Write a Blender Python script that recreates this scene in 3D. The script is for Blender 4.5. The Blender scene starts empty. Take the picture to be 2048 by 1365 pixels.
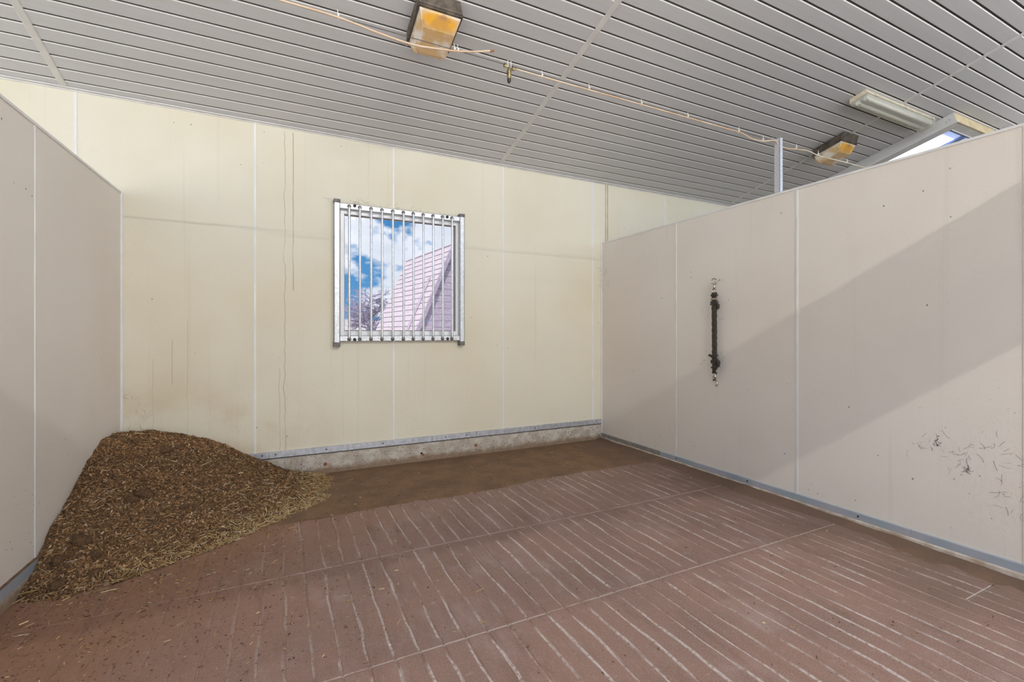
import bpy, math, random
import numpy as np
from mathutils import Vector, Matrix

random.seed(7)
rng = np.random.default_rng(7)
scene = bpy.context.scene
COL = scene.collection

# ------------------------------------------------------------------ camera
cam_d = bpy.data.cameras.new('camera')
cam = bpy.data.objects.new('camera', cam_d)
COL.objects.link(cam)
cam.location = (0, 0, 1.25)
cam.rotation_euler = (math.radians(90), 0, math.radians(-26.2575))
cam_d.sensor_fit = 'HORIZONTAL'
cam_d.sensor_width = 36.0
cam_d.lens = 926.4 / 2048 * 36.0
cam_d.shift_y = -(682.5 - 667.0) / 2048
cam_d.clip_start = 0.02
cam_d.clip_end = 500
scene.camera = cam

# ------------------------------------------------------------------ exposure, world, sun
vs = scene.view_settings
vs.view_transform = 'Standard'
vs.look = 'None'
vs.gamma = 1
vs.use_curve_mapping = False
vs.exposure = 1.17
scene.cycles.max_bounces = 12
scene.cycles.diffuse_bounces = 8
scene.cycles.transparent_max_bounces = 12
scene.cycles.use_denoising = True
scene.cycles.sample_clamp_indirect = 8.0

world = bpy.data.worlds.new('sky')
scene.world = world
world.use_nodes = True
wn = world.node_tree
wn.nodes.clear()


def N(nt, t, **kw):
    n = nt.nodes.new(t)
    for k, v in kw.items():
        if k in ('inp',):
            for kk, vv in v.items():
                n.inputs[kk].default_value = vv
        else:
            setattr(n, k, v)
    return n


def build_sky():
    nt = wn
    L = nt.links.new
    tc = N(nt, 'ShaderNodeTexCoord')
    mp = N(nt, 'ShaderNodeMapping')
    mp.inputs['Scale'].default_value = (1, 1, 1.7)
    mp.inputs['Location'].default_value = (0.31, 0.12, 0.45)
    L(tc.outputs['Generated'], mp.inputs['Vector'])
    no = N(nt, 'ShaderNodeTexNoise', inp={'Scale': 7.5, 'Detail': 8.0, 'Roughness': 0.52})
    L(mp.outputs[0], no.inputs['Vector'])
    ramp = N(nt, 'ShaderNodeValToRGB')
    ramp.color_ramp.elements[0].position = 0.455
    ramp.color_ramp.elements[1].position = 0.515
    L(no.outputs['Fac'], ramp.inputs['Fac'])
    sep = N(nt, 'ShaderNodeSeparateXYZ')
    L(tc.outputs['Generated'], sep.inputs[0])
    grad = N(nt, 'ShaderNodeMapRange', inp={'From Min': 0.0, 'From Max': 0.35})
    L(sep.outputs['Z'], grad.inputs['Value'])
    blue = N(nt, 'ShaderNodeMix', data_type='RGBA')
    blue.inputs['A'].default_value = (0.17, 0.50, 0.82, 1)
    blue.inputs['B'].default_value = (0.03, 0.25, 0.58, 1)
    L(grad.outputs[0], blue.inputs['Factor'])
    n2 = N(nt, 'ShaderNodeTexNoise', inp={'Scale': 11.0, 'Detail': 4.0})
    L(mp.outputs[0], n2.inputs['Vector'])
    cl = N(nt, 'ShaderNodeMix', data_type='RGBA')
    cl.inputs['A'].default_value = (0.80, 0.84, 0.88, 1)
    cl.inputs['B'].default_value = (1.55, 1.50, 1.42, 1)
    L(n2.outputs['Fac'], cl.inputs['Factor'])
    mx = N(nt, 'ShaderNodeMix', data_type='RGBA')
    L(ramp.outputs['Color'], mx.inputs['Factor'])
    L(blue.outputs['Result'], mx.inputs['A'])
    L(cl.outputs['Result'], mx.inputs['B'])
    bg = N(nt, 'ShaderNodeBackground')
    bg.inputs['Strength'].default_value = 1.0
    L(mx.outputs['Result'], bg.inputs['Color'])
    out = N(nt, 'ShaderNodeOutputWorld')
    L(bg.outputs[0], out.inputs['Surface'])


build_sky()

sun_d = bpy.data.lights.new('sun', 'SUN')
sun_d.energy = 7.0
sun_d.angle = math.radians(0.6)
sun_d.color = (1.0, 0.95, 0.87)
sun = bpy.data.objects.new('sun', sun_d)
COL.objects.link(sun)
sun.location = (0, -10, 20)
# high sun in front of the stall opening; the roof overhang keeps it off the visible floor
sun.rotation_euler = Vector((0.22, 0.36, -0.91)).to_track_quat('-Z', 'Y').to_euler()

# ------------------------------------------------------------------ measures (metres)
YB = 4.417            # back wall face
XR = 3.352            # right partition face
XL = -1.094           # left partition face
ZP = 2.312            # partition top
ZC = 3.015            # ceiling at the back wall
SL = 0.25             # ceiling rises towards the front
SLA = math.atan(SL)
YF = -3.6             # roof overhang front edge
CURB = 0.198


def zceil(y):
    return ZC + SL * (YB - y)


# ------------------------------------------------------------------ mesh helpers
class MB:
    def __init__(self):
        self.v = []
        self.f = []
        self.m = []
        self.cur = 0

    def add(self, vs, fs):
        o = len(self.v)
        self.v += [tuple(p) for p in vs]
        for q in fs:
            self.f.append(tuple(i + o for i in q))
            self.m.append(self.cur)
        return self

    def box(self, a, b):
        x0, y0, z0 = a
        x1, y1, z1 = b
        self.add([(x0, y0, z0), (x1, y0, z0), (x1, y1, z0), (x0, y1, z0),
                  (x0, y0, z1), (x1, y0, z1), (x1, y1, z1), (x0, y1, z1)],
                 [(3, 2, 1, 0), (4, 5, 6, 7), (0, 1, 5, 4), (1, 2, 6, 5), (2, 3, 7, 6), (3, 0, 4, 7)])
        return self

    def prism(self, poly, axis, a, b):
        """extrude a 2-D polygon along axis from a to b; polygon in the other two axes"""
        n = len(poly)

        def P(p, t):
            if axis == 'x':
                return (t, p[0], p[1])
            if axis == 'y':
                return (p[0], t, p[1])
            return (p[0], p[1], t)
        vs_ = [P(p, a) for p in poly] + [P(p, b) for p in poly]
        fs = [tuple(range(n))[::-1], tuple(range(n, 2 * n))]
        for i in range(n):
            j = (i + 1) % n
            fs.append((i, j, n + j, n + i))
        self.add(vs_, fs)
        return self

    def tube(self, pts, r, n=8, caps=True):
        pts = [Vector(p) for p in pts]
        rr = r if isinstance(r, (list, tuple)) else [r] * len(pts)
        vs_, fs = [], []
        t0 = (pts[1] - pts[0]).normalized()
        up = Vector((0, 0, 1)) if abs(t0.z) < 0.9 else Vector((1, 0, 0))
        a = t0.cross(up).normalized()
        for i, p in enumerate(pts):
            if i == 0:
                t = pts[1] - pts[0]
            elif i == len(pts) - 1:
                t = pts[-1] - pts[-2]
            else:
                t = pts[i + 1] - pts[i - 1]
            t.normalize()
            a = (a - t * a.dot(t)).normalized()
            b = t.cross(a)
            for k in range(n):
                an = 2 * math.pi * k / n
                vs_.append(p + (a * math.cos(an) + b * math.sin(an)) * rr[i])
        for i in range(len(pts) - 1):
            for k in range(n):
                k2 = (k + 1) % n
                fs.append((i * n + k, i * n + k2, (i + 1) * n + k2, (i + 1) * n + k))
        if caps:
            fs.append(tuple(range(n))[::-1])
            fs.append(tuple(range((len(pts) - 1) * n, len(pts) * n)))
        self.add(vs_, fs)
        return self

    def torus(self, c, nrm, R, r, n=16, m=6):
        c = Vector(c)
        nrm = Vector(nrm).normalized()
        a = nrm.orthogonal().normalized()
        b = nrm.cross(a)
        vs_, fs = [], []
        for i in range(n):
            t = 2 * math.pi * i / n
            d = a * math.cos(t) + b * math.sin(t)
            for k in range(m):
                u = 2 * math.pi * k / m
                vs_.append(c + d * (R + r * math.cos(u)) + nrm * r * math.sin(u))
        for i in range(n):
            for k in range(m):
                fs.append((i * m + k, ((i + 1) % n) * m + k, ((i + 1) % n) * m + (k + 1) % m, i * m + (k + 1) % m))
        self.add(vs_, fs)
        return self

    def build(self, name, mat, parent=None, smooth=False, bevel=0.0, loc=None):
        me = bpy.data.meshes.new(name)
        me.from_pydata(self.v, [], self.f)
        mats = mat if isinstance(mat, (list, tuple)) else [mat]
        for mm in mats:
            me.materials.append(mm)
        if len(mats) > 1:
            me.polygons.foreach_set('material_index', self.m)
        if smooth:
            me.polygons.foreach_set('use_smooth', [True] * len(me.polygons))
        me.update()
        fix_normals(me)
        o = bpy.data.objects.new(name, me)
        COL.objects.link(o)
        if parent is not None:
            o.parent = parent
        if loc is not None:
            o.location = loc
        if bevel:
            md = o.modifiers.new('bevel', 'BEVEL')
            md.width = bevel
            md.segments = 2
            md.limit_method = 'ANGLE'
        return o


import bmesh


def fix_normals(me):
    bm = bmesh.new()
    bm.from_mesh(me)
    bmesh.ops.recalc_face_normals(bm, faces=bm.faces)
    bm.to_mesh(me)
    bm.free()


def tag(o, label, cat=None, group=None, kind=None):
    o['label'] = label
    if cat:
        o['category'] = cat
    if group:
        o['group'] = group
    if kind:
        o['kind'] = kind
    return o


def empty(name, loc=(0, 0, 0), rot=(0, 0, 0)):
    o = bpy.data.objects.new(name, None)
    o.empty_display_size = 0.1
    COL.objects.link(o)
    o.location = loc
    o.rotation_euler = rot
    return o


def vnoise(x, y, seed=0):
    """smooth 2-D value noise in numpy, range 0..1"""
    r = np.random.default_rng(seed)
    tab = r.random((256, 256))
    xi = np.floor(x).astype(int)
    yi = np.floor(y).astype(int)
    fx = x - xi
    fy = y - yi
    fx = fx * fx * (3 - 2 * fx)
    fy = fy * fy * (3 - 2 * fy)
    g = lambda a, b: tab[a & 255, b & 255]
    return (g(xi, yi) * (1 - fx) + g(xi + 1, yi) * fx) * (1 - fy) + (g(xi, yi + 1) * (1 - fx) + g(xi + 1, yi + 1) * fx) * fy


def fbm(x, y, seed=0, o=4):
    s = 0
    a = 0.5
    for i in range(o):
        s = s + a * vnoise(x * 2 ** i, y * 2 ** i, seed + i)
        a *= 0.5
    return s / (1 - 0.5 ** o)


# ------------------------------------------------------------------ materials
def newmat(name):
    m = bpy.data.materials.new(name)
    m.use_nodes = True
    nt = m.node_tree
    b = nt.nodes['Principled BSDF']
    return m, nt, b, nt.links.new


def mixc(nt, fac, a, b):
    m = N(nt, 'ShaderNodeMix', data_type='RGBA')
    for key, v in (('Factor', fac), ('A', a), ('B', b)):
        if hasattr(v, 'is_output'):
            nt.links.new(v, m.inputs[key])
        elif key == 'Factor':
            m.inputs[key].default_value = v
        else:
            m.inputs[key].default_value = (*v, 1)
    return m.outputs['Result']


def math_(nt, op, a, b=None, c=None, clamp=False):
    m = N(nt, 'ShaderNodeMath', operation=op, use_clamp=clamp)
    for i, v in enumerate((a, b, c)):
        if v is None:
            continue
        if hasattr(v, 'is_output'):
            nt.links.new(v, m.inputs[i])
        else:
            m.inputs[i].default_value = v
    return m.outputs[0]


def coords(nt, kind='Object'):
    t = N(nt, 'ShaderNodeTexCoord')
    return t.outputs[kind]


def pos(nt):
    g = N(nt, 'ShaderNodeNewGeometry')
    return g.outputs['Position']


def noise(nt, vec, scale, detail=3.0, rough=0.5, dist=0.0):
    n = N(nt, 'ShaderNodeTexNoise', inp={'Scale': scale, 'Detail': detail, 'Roughness': rough, 'Distortion': dist})
    nt.links.new(vec, n.inputs['Vector'])
    return n.outputs['Fac']


def smooth(nt, v, a, b, lo=0.0, hi=1.0):
    m = N(nt, 'ShaderNodeMapRange', interpolation_type='SMOOTHSTEP',
          inp={'From Min': a, 'From Max': b, 'To Min': lo, 'To Max': hi})
    nt.links.new(v, m.inputs['Value'])
    return m.outputs[0]


def bump(nt, h, strength, dist, bsdf):
    b = N(nt, 'ShaderNodeBump', inp={'Strength': strength, 'Distance': dist})
    nt.links.new(h, b.inputs['Height'])
    nt.links.new(b.outputs[0], bsdf.inputs['Normal'])


def scaled(nt, vec, s):
    m = N(nt, 'ShaderNodeMapping')
    m.inputs['Scale'].default_value = s
    nt.links.new(vec, m.inputs['Vector'])
    return m.outputs[0]


def simple(name, col, rough=0.5, metal=0.0, var=0.0, scale=20.0, bumpd=0.0, col2=None):
    m, nt, b, L = newmat(name)
    b.inputs['Roughness'].default_value = rough
    b.inputs['Metallic'].default_value = metal
    if var or col2:
        nz = noise(nt, coords(nt), scale, 4.0)
        c2 = col2 or tuple(c * (1 - var) for c in col)
        L(mixc(nt, smooth(nt, nz, 0.35, 0.65), col, c2), b.inputs['Base Color'])
        if bumpd:
            bump(nt, nz, 0.5, bumpd, b)
    else:
        b.inputs['Base Color'].default_value = (*col, 1)
    return m


def wall_mat(name, col, tint, drips=(), stain_low=0.0, speck=0.0):
    """embossed coated sheet with specks, drips and dirt"""
    m, nt, b, L = newmat(name)
    p = pos(nt)
    sp = N(nt, 'ShaderNodeSeparateXYZ')
    L(p, sp.inputs[0])
    c = mixc(nt, smooth(nt, noise(nt, p, 0.9, 3.0), 0.35, 0.7), col, tint)
    # fine vertical streaks of washed down dirt
    st = noise(nt, scaled(nt, p, (22, 22, 0.35)), 1.0, 3.0)
    c = mixc(nt, smooth(nt, st, 0.60, 0.80, 0, 0.10), c, (0.35, 0.26, 0.15))
    # specks
    v = N(nt, 'ShaderNodeTexVoronoi', feature='F1', inp={'Scale': 9.0, 'Randomness': 1.0})
    L(scaled(nt, p, (1, 1, 0.8)), v.inputs['Vector'])
    dn = noise(nt, p, 2.2, 2.0)
    sm = math_(nt, 'MULTIPLY', smooth(nt, v.outputs['Distance'], 0.035, 0.05, 1, 0), smooth(nt, dn, 0.44, 0.60))
    c = mixc(nt, math_(nt, 'MULTIPLY', sm, 0.75), c, (0.10, 0.07, 0.045))
    v2 = N(nt, 'ShaderNodeTexVoronoi', feature='F1', inp={'Scale': 26.0, 'Randomness': 1.0})
    L(p, v2.inputs['Vector'])
    low = smooth(nt, sp.outputs['Z'], 0.15, 1.3, 1, 0)
    sm2 = math_(nt, 'MULTIPLY', smooth(nt, v2.outputs['Distance'], 0.07, 0.11, 1, 0),
                math_(nt, 'MULTIPLY', smooth(nt, noise(nt, p, 3.1, 2.0), 0.50, 0.62), low))
    c = mixc(nt, math_(nt, 'MULTIPLY', sm2, speck), c, (0.11, 0.075, 0.05))
    if stain_low:
        lm = math_(nt, 'MULTIPLY', smooth(nt, sp.outputs['Z'], 0.1, 1.15, 1, 0), smooth(nt, sp.outputs['X'], 1.0, -1.0))
        lm = math_(nt, 'MULTIPLY', lm, smooth(nt, noise(nt, p, 3.0, 4.0), 0.35, 0.65))
        c = mixc(nt, math_(nt, 'MULTIPLY', lm, stain_low), c, (0.50, 0.31, 0.13))
    wob = noise(nt, scaled(nt, p, (0.01, 0.01, 2.2)), 2.0, 4.0)
    wob = math_(nt, 'MULTIPLY', math_(nt, 'SUBTRACT', wob, 0.5), 0.075)
    for (x0, za, zb, wd, al, k) in drips:
        dx = math_(nt, 'ABSOLUTE', math_(nt, 'SUBTRACT', math_(nt, 'ADD', sp.outputs['X'], math_(nt, 'MULTIPLY', wob, k)), x0))
        mk = smooth(nt, dx, wd * 0.4, wd, 1, 0)
        mk = math_(nt, 'MULTIPLY', mk, math_(nt, 'GREATER_THAN', sp.outputs['Z'], za))
        mk = math_(nt, 'MULTIPLY', mk, math_(nt, 'LESS_THAN', sp.outputs['Z'], zb))
        mk = math_(nt, 'MULTIPLY', mk, smooth(nt, noise(nt, scaled(nt, p, (1, 1, 3)), 1.5, 3.0), 0.2, 0.6, 0.35, 1))
        c = mixc(nt, math_(nt, 'MULTIPLY', mk, al), c, (0.30, 0.16, 0.06))
    L(c, b.inputs['Base Color'])
    b.inputs['Roughness'].default_value = 0.55
    b.inputs['Specular IOR Level'].default_value = 0.35
    nb = noise(nt, p, 90.0, 2.0, 0.6)
    bump(nt, nb, 0.35, 0.004, b)
    return m


M = {}
M['wall_back'] = wall_mat('cream_sheet', (0.755, 0.715, 0.60), (0.71, 0.655, 0.515),
                          drips=[(0.010, 0.25, 2.98, 0.0038, 0.50, 0.9), (0.075, 1.62, 2.98, 0.0042, 0.70, 0.25),
                                 (-0.03, 0.25, 0.95, 0.003, 0.40, 0.5), (-0.68, 0.45, 1.35, 0.003, 0.28, 0.5),
                                 (-0.78, 0.85, 1.2, 0.004, 0.35, 0.4), (-0.9, 0.45, 1.05, 0.003, 0.28, 0.5),
                                 (0.48, 0.3, 1.1, 0.003, 0.18, 0.5)],
                          stain_low=0.55, speck=0.5)
M['wall_side'] = wall_mat('greige_sheet', (0.80, 0.75, 0.695), (0.76, 0.70, 0.635), speck=0.85)
M['strip_white'] = simple('white_joint_profile', (0.80, 0.80, 0.79), 0.4, var=0.08, scale=6)
M['strip_brown'] = simple('stained_joint_profile', (0.55, 0.45, 0.28), 0.5, var=0.3, scale=9)
M['alu'] = simple('galvanised_sheet', (0.62, 0.63, 0.68), 0.42, 0.55, col2=(0.48, 0.50, 0.54), scale=35)
M['alu_blue'] = simple('blue_tinted_sheet', (0.50, 0.52, 0.60), 0.45, 0.3, col2=(0.40, 0.48, 0.55), scale=3)
M['alu_dark'] = simple('dull_sheet', (0.42, 0.41, 0.40), 0.5, 0.4, col2=(0.33, 0.32, 0.31), scale=20)
M['screw'] = simple('dark_screw', (0.03, 0.025, 0.02), 0.5, 0.3)
M['black'] = simple('black_rubber', (0.02, 0.02, 0.022), 0.6)


def galv_mat():
    m, nt, b, L = newmat('galvanised_steel')
    p = coords(nt)
    v = N(nt, 'ShaderNodeTexVoronoi', feature='F1', inp={'Scale': 60.0})
    L(p, v.inputs['Vector'])
    c = mixc(nt, v.outputs['Color'], (0.50, 0.51, 0.53), (0.68, 0.69, 0.71))
    d = noise(nt, p, 25, 5.0, 0.65)
    c = mixc(nt, smooth(nt, d, 0.62, 0.74, 0, 0.8), c, (0.10, 0.09, 0.075))
    L(c, b.inputs['Base Color'])
    b.inputs['Metallic'].default_value = 0.55
    b.inputs['Roughness'].default_value = 0.38
    return m


M['galv'] = galv_mat()
M['galv_bar'] = simple('steel_bar', (0.74, 0.75, 0.77), 0.3, 0.75, col2=(0.6, 0.61, 0.62), scale=40)
M['weld'] = simple('weld_grey', (0.30, 0.30, 0.31), 0.5, 0.6, col2=(0.16, 0.15, 0.15), scale=120)
M['cap'] = simple('grey_end_cap', (0.20, 0.195, 0.19), 0.6, 0.2, col2=(0.13, 0.125, 0.12), scale=40)
M['pvc'] = simple('white_pvc', (0.85, 0.86, 0.88), 0.3)


def conc_mat():
    m, nt, b, L = newmat('painted_concrete_curb')
    p = pos(nt)
    sp = N(nt, 'ShaderNodeSeparateXYZ')
    L(p, sp.inputs[0])
    c = mixc(nt, smooth(nt, noise(nt, p, 9.0, 5.0, 0.6), 0.35, 0.65), (0.70, 0.65, 0.57), (0.50, 0.43, 0.35))
    edge = math_(nt, 'ADD', sp.outputs['Z'], math_(nt, 'MULTIPLY', math_(nt, 'SUBTRACT', noise(nt, p, 12, 4.0), 0.5), 0.12))
    c = mixc(nt, smooth(nt, edge, 0.03, 0.09, 0.85, 0), c, (0.30, 0.19, 0.11))
    c = mixc(nt, smooth(nt, edge, 0.165, 0.20, 0, 0.5), c, (0.33, 0.24, 0.16))
    s1 = noise(nt, p, 60, 3.0, 0.6)
    c = mixc(nt, smooth(nt, s1, 0.58, 0.66, 0, 0.7), c, (0.15, 0.10, 0.06))
    L(c, b.inputs['Base Color'])
    b.inputs['Roughness'].default_value = 0.85
    bump(nt, noise(nt, p, 40, 4.0), 0.4, 0.006, b)
    return m


M['curb'] = conc_mat()


def board_mat():
    m, nt, b, L = newmat('coated_ceiling_board')
    p = pos(nt)
    oi = N(nt, 'ShaderNodeObjectInfo')
    c = mixc(nt, oi.outputs['Random'], (0.60, 0.605, 0.63), (0.57, 0.573, 0.597))
    g = noise(nt, scaled(nt, p, (1.2, 60, 60)), 1.0, 2.0)
    c = mixc(nt, smooth(nt, g, 0.4, 0.7, 0, 0.18), c, (0.50, 0.47, 0.43))
    sp = smooth(nt, noise(nt, p, 38, 2.0), 0.76, 0.80, 0, 0.7)
    c = mixc(nt, sp, c, (0.16, 0.12, 0.08))
    L(c, b.inputs['Base Color'])
    b.inputs['Roughness'].default_value = 0.42
    w = N(nt, 'ShaderNodeTexWave', wave_type='BANDS', bands_direction='Y', inp={'Scale': 70.0, 'Distortion': 0.0})
    L(coords(nt), w.inputs['Vector'])
    bump(nt, w.outputs['Fac'], 0.12, 0.0015, b)
    return m


M['board'] = board_mat()
M['slab'] = simple('ceiling_backing', (0.15, 0.14, 0.13), 0.8)  # darkened so the grooves between boards read as shade
M['lip'] = simple('highlight_board_lip', (0.82, 0.81, 0.80), 0.25)  # paler than the boards: edge highlight put into the colour
M['ctrim'] = simple('ceiling_trim', (0.68, 0.67, 0.66), 0.45, var=0.1, scale=8)


def mat_mat():
    m, nt, b, L = newmat('red_rubber_mat')
    p = pos(nt)
    sp = N(nt, 'ShaderNodeSeparateXYZ')
    L(p, sp.inputs[0])
    X, Y = sp.outputs['X'], sp.outputs['Y']
    c = mixc(nt, smooth(nt, noise(nt, p, 2.3, 5.0, 0.6), 0.35, 0.68), (0.345, 0.212, 0.175), (0.288, 0.188, 0.158))
    oi = N(nt, 'ShaderNodeObjectInfo')
    c = mixc(nt, math_(nt, 'MULTIPLY', oi.outputs['Random'], 0.35), c, (0.385, 0.245, 0.205))
    # dry dust lying over the mat
    dn = noise(nt, scaled(nt, p, (1.5, 0.8, 1)), 3.0, 6.0, 0.65)
    c = mixc(nt, smooth(nt, dn, 0.50, 0.75, 0, 0.5), c, (0.50, 0.39, 0.36))
    gr = noise(nt, p, 160, 3.0, 0.7)
    c = mixc(nt, smooth(nt, gr, 0.48, 0.68, 0, 0.50), c, (0.52, 0.38, 0.32))
    c = mixc(nt, smooth(nt, noise(nt, p, 210, 2.0, 0.6), 0.58, 0.70, 0, 0.7), c, (0.10, 0.055, 0.04))
    # brown bedding dust spread around the heap (left) and back
    q = math_(nt, 'ADD', math_(nt, 'MULTIPLY', X, 0.75), math_(nt, 'MULTIPLY', math_(nt, 'SUBTRACT', 3.3, Y), 0.45))
    q = math_(nt, 'ADD', q, math_(nt, 'MULTIPLY', math_(nt, 'SUBTRACT', noise(nt, p, 2.5, 5.0), 0.5), 0.7))
    c = mixc(nt, smooth(nt, q, -0.35, 0.75, 0.85, 0), c, (0.330, 0.175, 0.105))
    # trodden streaks and worn patches
    sk = noise(nt, scaled(nt, p, (7, 1.4, 1)), 1.6, 6.0, 0.7)
    c = mixc(nt, smooth(nt, sk, 0.50, 0.68, 0, 0.40), c, (0.20, 0.125, 0.095))
    c = mixc(nt, smooth(nt, noise(nt, p, 28, 5.0, 0.75), 0.54, 0.70, 0, 0.35), c, (0.48, 0.36, 0.32))
    c = mixc(nt, smooth(nt, noise(nt, scaled(nt, p, (1, 1, 1)), 9, 6.0, 0.75), 0.60, 0.72, 0, 0.45), c, (0.58, 0.48, 0.45))
    # damp brown grime along the right partition
    rr = math_(nt, 'ADD', X, math_(nt, 'MULTIPLY', math_(nt, 'SUBTRACT', noise(nt, p, 3.0, 5.0), 0.5), 1.2))
    c = mixc(nt, smooth(nt, rr, 2.35, 3.35, 0, 0.65), c, (0.175, 0.118, 0.088))
    # chalky dust packed in the grooves, broken and wandering
    wx = math_(nt, 'MULTIPLY', math_(nt, 'SUBTRACT', noise(nt, scaled(nt, p, (3.5, 1.6, 1)), 1.5, 4.0), 0.5), 0.050)
    t = math_(nt, 'DIVIDE', math_(nt, 'ADD', math_(nt, 'SUBTRACT', X, 0.003), wx), 0.0955)
    fr = math_(nt, 'ABSOLUTE', math_(nt, 'SUBTRACT', t, math_(nt, 'ROUND', t)))
    ln = smooth(nt, fr, 0.025, 0.085, 1, 0)
    # lines stop short of the mat edges
    for sy in (2.647, 1.785):
        ds = math_(nt, 'ABSOLUTE', math_(nt, 'SUBTRACT', math_(nt, 'ADD', Y, math_(nt, 'MULTIPLY', math_(nt, 'SUBTRACT', noise(nt, scaled(nt, p, (11, 0.5, 1)), 1.0, 2.0), 0.5), 0.25)), sy))
        ln = math_(nt, 'MULTIPLY', ln, smooth(nt, ds, 0.02, 0.07, 0, 1))
    # gap near the short edges of the mats, and broken strength
    br = smooth(nt, noise(nt, scaled(nt, p, (9, 1.7, 1)), 1.6, 4.0, 0.6), 0.33, 0.56)
    fine = smooth(nt, noise(nt, p, 55, 3.0, 0.7), 0.28, 0.56)
    keep = smooth(nt, math_(nt, 'ADD', X, math_(nt, 'MULTIPLY', math_(nt, 'SUBTRACT', Y, 2.0), -0.15)), -0.6, 0.75, 0.08, 1.0)
    keep = math_(nt, 'MULTIPLY', keep, smooth(nt, rr, 2.7, 3.4, 1, 0.15))
    ln = math_(nt, 'MULTIPLY', math_(nt, 'MULTIPLY', ln, br), math_(nt, 'MULTIPLY', fine, keep))
    c = mixc(nt, math_(nt, 'MULTIPLY', ln, 0.78), c, (0.76, 0.69, 0.67))
    # dust packed along the mat seams
    for sy in (2.647, 1.785):
        ds = math_(nt, 'ABSOLUTE', math_(nt, 'SUBTRACT', Y, sy))
        sm = math_(nt, 'MULTIPLY', smooth(nt, ds, 0.003, 0.007, 1, 0), smooth(nt, noise(nt, p, 6, 4.0), 0.25, 0.55))
        sm = math_(nt, 'MULTIPLY', sm, smooth(nt, X, -0.8, 0.3, 0.15, 0.6))
        c = mixc(nt, sm, c, (0.66, 0.56, 0.50))
    sc_ = math_(nt, 'MULTIPLY', smooth(nt, math_(nt, 'ABSOLUTE', math_(nt, 'SUBTRACT', Y, 1.005)), 0.004, 0.008, 1, 0), math_(nt, 'GREATER_THAN', X, 2.877))
    c = mixc(nt, math_(nt, 'MULTIPLY', sc_, 0.5), c, (0.66, 0.58, 0.54))
    L(c, b.inputs['Base Color'])
    b.inputs['Roughness'].default_value = 0.72
    b.inputs['Specular IOR Level'].default_value = 0.35
    bump(nt, gr, 0.5, 0.004, b)
    return m


M['mat'] = mat_mat()


def dirt_mat():
    m, nt, b, L = newmat('packed_brown_dirt')
    p = pos(nt)
    sp = N(nt, 'ShaderNodeSeparateXYZ')
    L(p, sp.inputs[0])
    c = mixc(nt, smooth(nt, noise(nt, p, 5.0, 6.0, 0.65), 0.35, 0.65), (0.30, 0.175, 0.098), (0.205, 0.125, 0.074))
    c = mixc(nt, smooth(nt, noise(nt, p, 170, 3.0, 0.7), 0.50, 0.70, 0, 0.55), c, (0.42, 0.28, 0.17))
    c = mixc(nt, smooth(nt, noise(nt, p, 140, 3.0, 0.7), 0.58, 0.70, 0, 0.7), c, (0.06, 0.036, 0.022))
    rr = math_(nt, 'ADD', sp.outputs['X'], math_(nt, 'MULTIPLY', math_(nt, 'SUBTRACT', noise(nt, p, 4.0, 5.0), 0.5), 1.0))
    c = mixc(nt, smooth(nt, rr, 2.6, 3.4, 0, 0.85), c, (0.185, 0.120, 0.090))
    L(c, b.inputs['Base Color'])
    b.inputs['Roughness'].default_value = 0.95
    bump(nt, noise(nt, p, 90, 5.0, 0.7), 0.8, 0.01, b)
    return m


M['dirt'] = dirt_mat()


def heap_mat():
    m, nt, b, L = newmat('soiled_bedding')
    p = pos(nt)
    c = mixc(nt, smooth(nt, noise(nt, p, 6.0, 6.0, 0.65), 0.35, 0.66), (0.27, 0.148, 0.068), (0.165, 0.090, 0.043))
    c = mixc(nt, smooth(nt, noise(nt, p, 150, 4.0, 0.75), 0.50, 0.68, 0, 0.6), c, (0.42, 0.26, 0.13))
    c = mixc(nt, smooth(nt, noise(nt, p, 120, 3.0, 0.7), 0.58, 0.70, 0, 0.7), c, (0.05, 0.028, 0.016))
    L(c, b.inputs['Base Color'])
    b.inputs['Roughness'].default_value = 0.95
    bump(nt, noise(nt, p, 110, 5.0, 0.7), 1.0, 0.012, b)
    return m


M['heap'] = heap_mat()


def attr_mat(name, rough=0.8):
    m, nt, b, L = newmat(name)
    a = N(nt, 'ShaderNodeAttribute', attribute_name='Col')
    L(a.outputs['Color'], b.inputs['Base Color'])
    b.inputs['Roughness'].default_value = rough
    return m


M['chips'] = attr_mat('wood_shavings')
M['straw'] = attr_mat('straw_stalks', 0.6)
M['clod'] = simple('dung_clod', (0.17, 0.092, 0.042), 0.95, col2=(0.09, 0.050, 0.025), scale=90, bumpd=0.012)
M['bronze'] = simple('bronze_housing', (0.065, 0.052, 0.042), 0.45, 0.3, col2=(0.15, 0.12, 0.095), scale=18)


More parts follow.
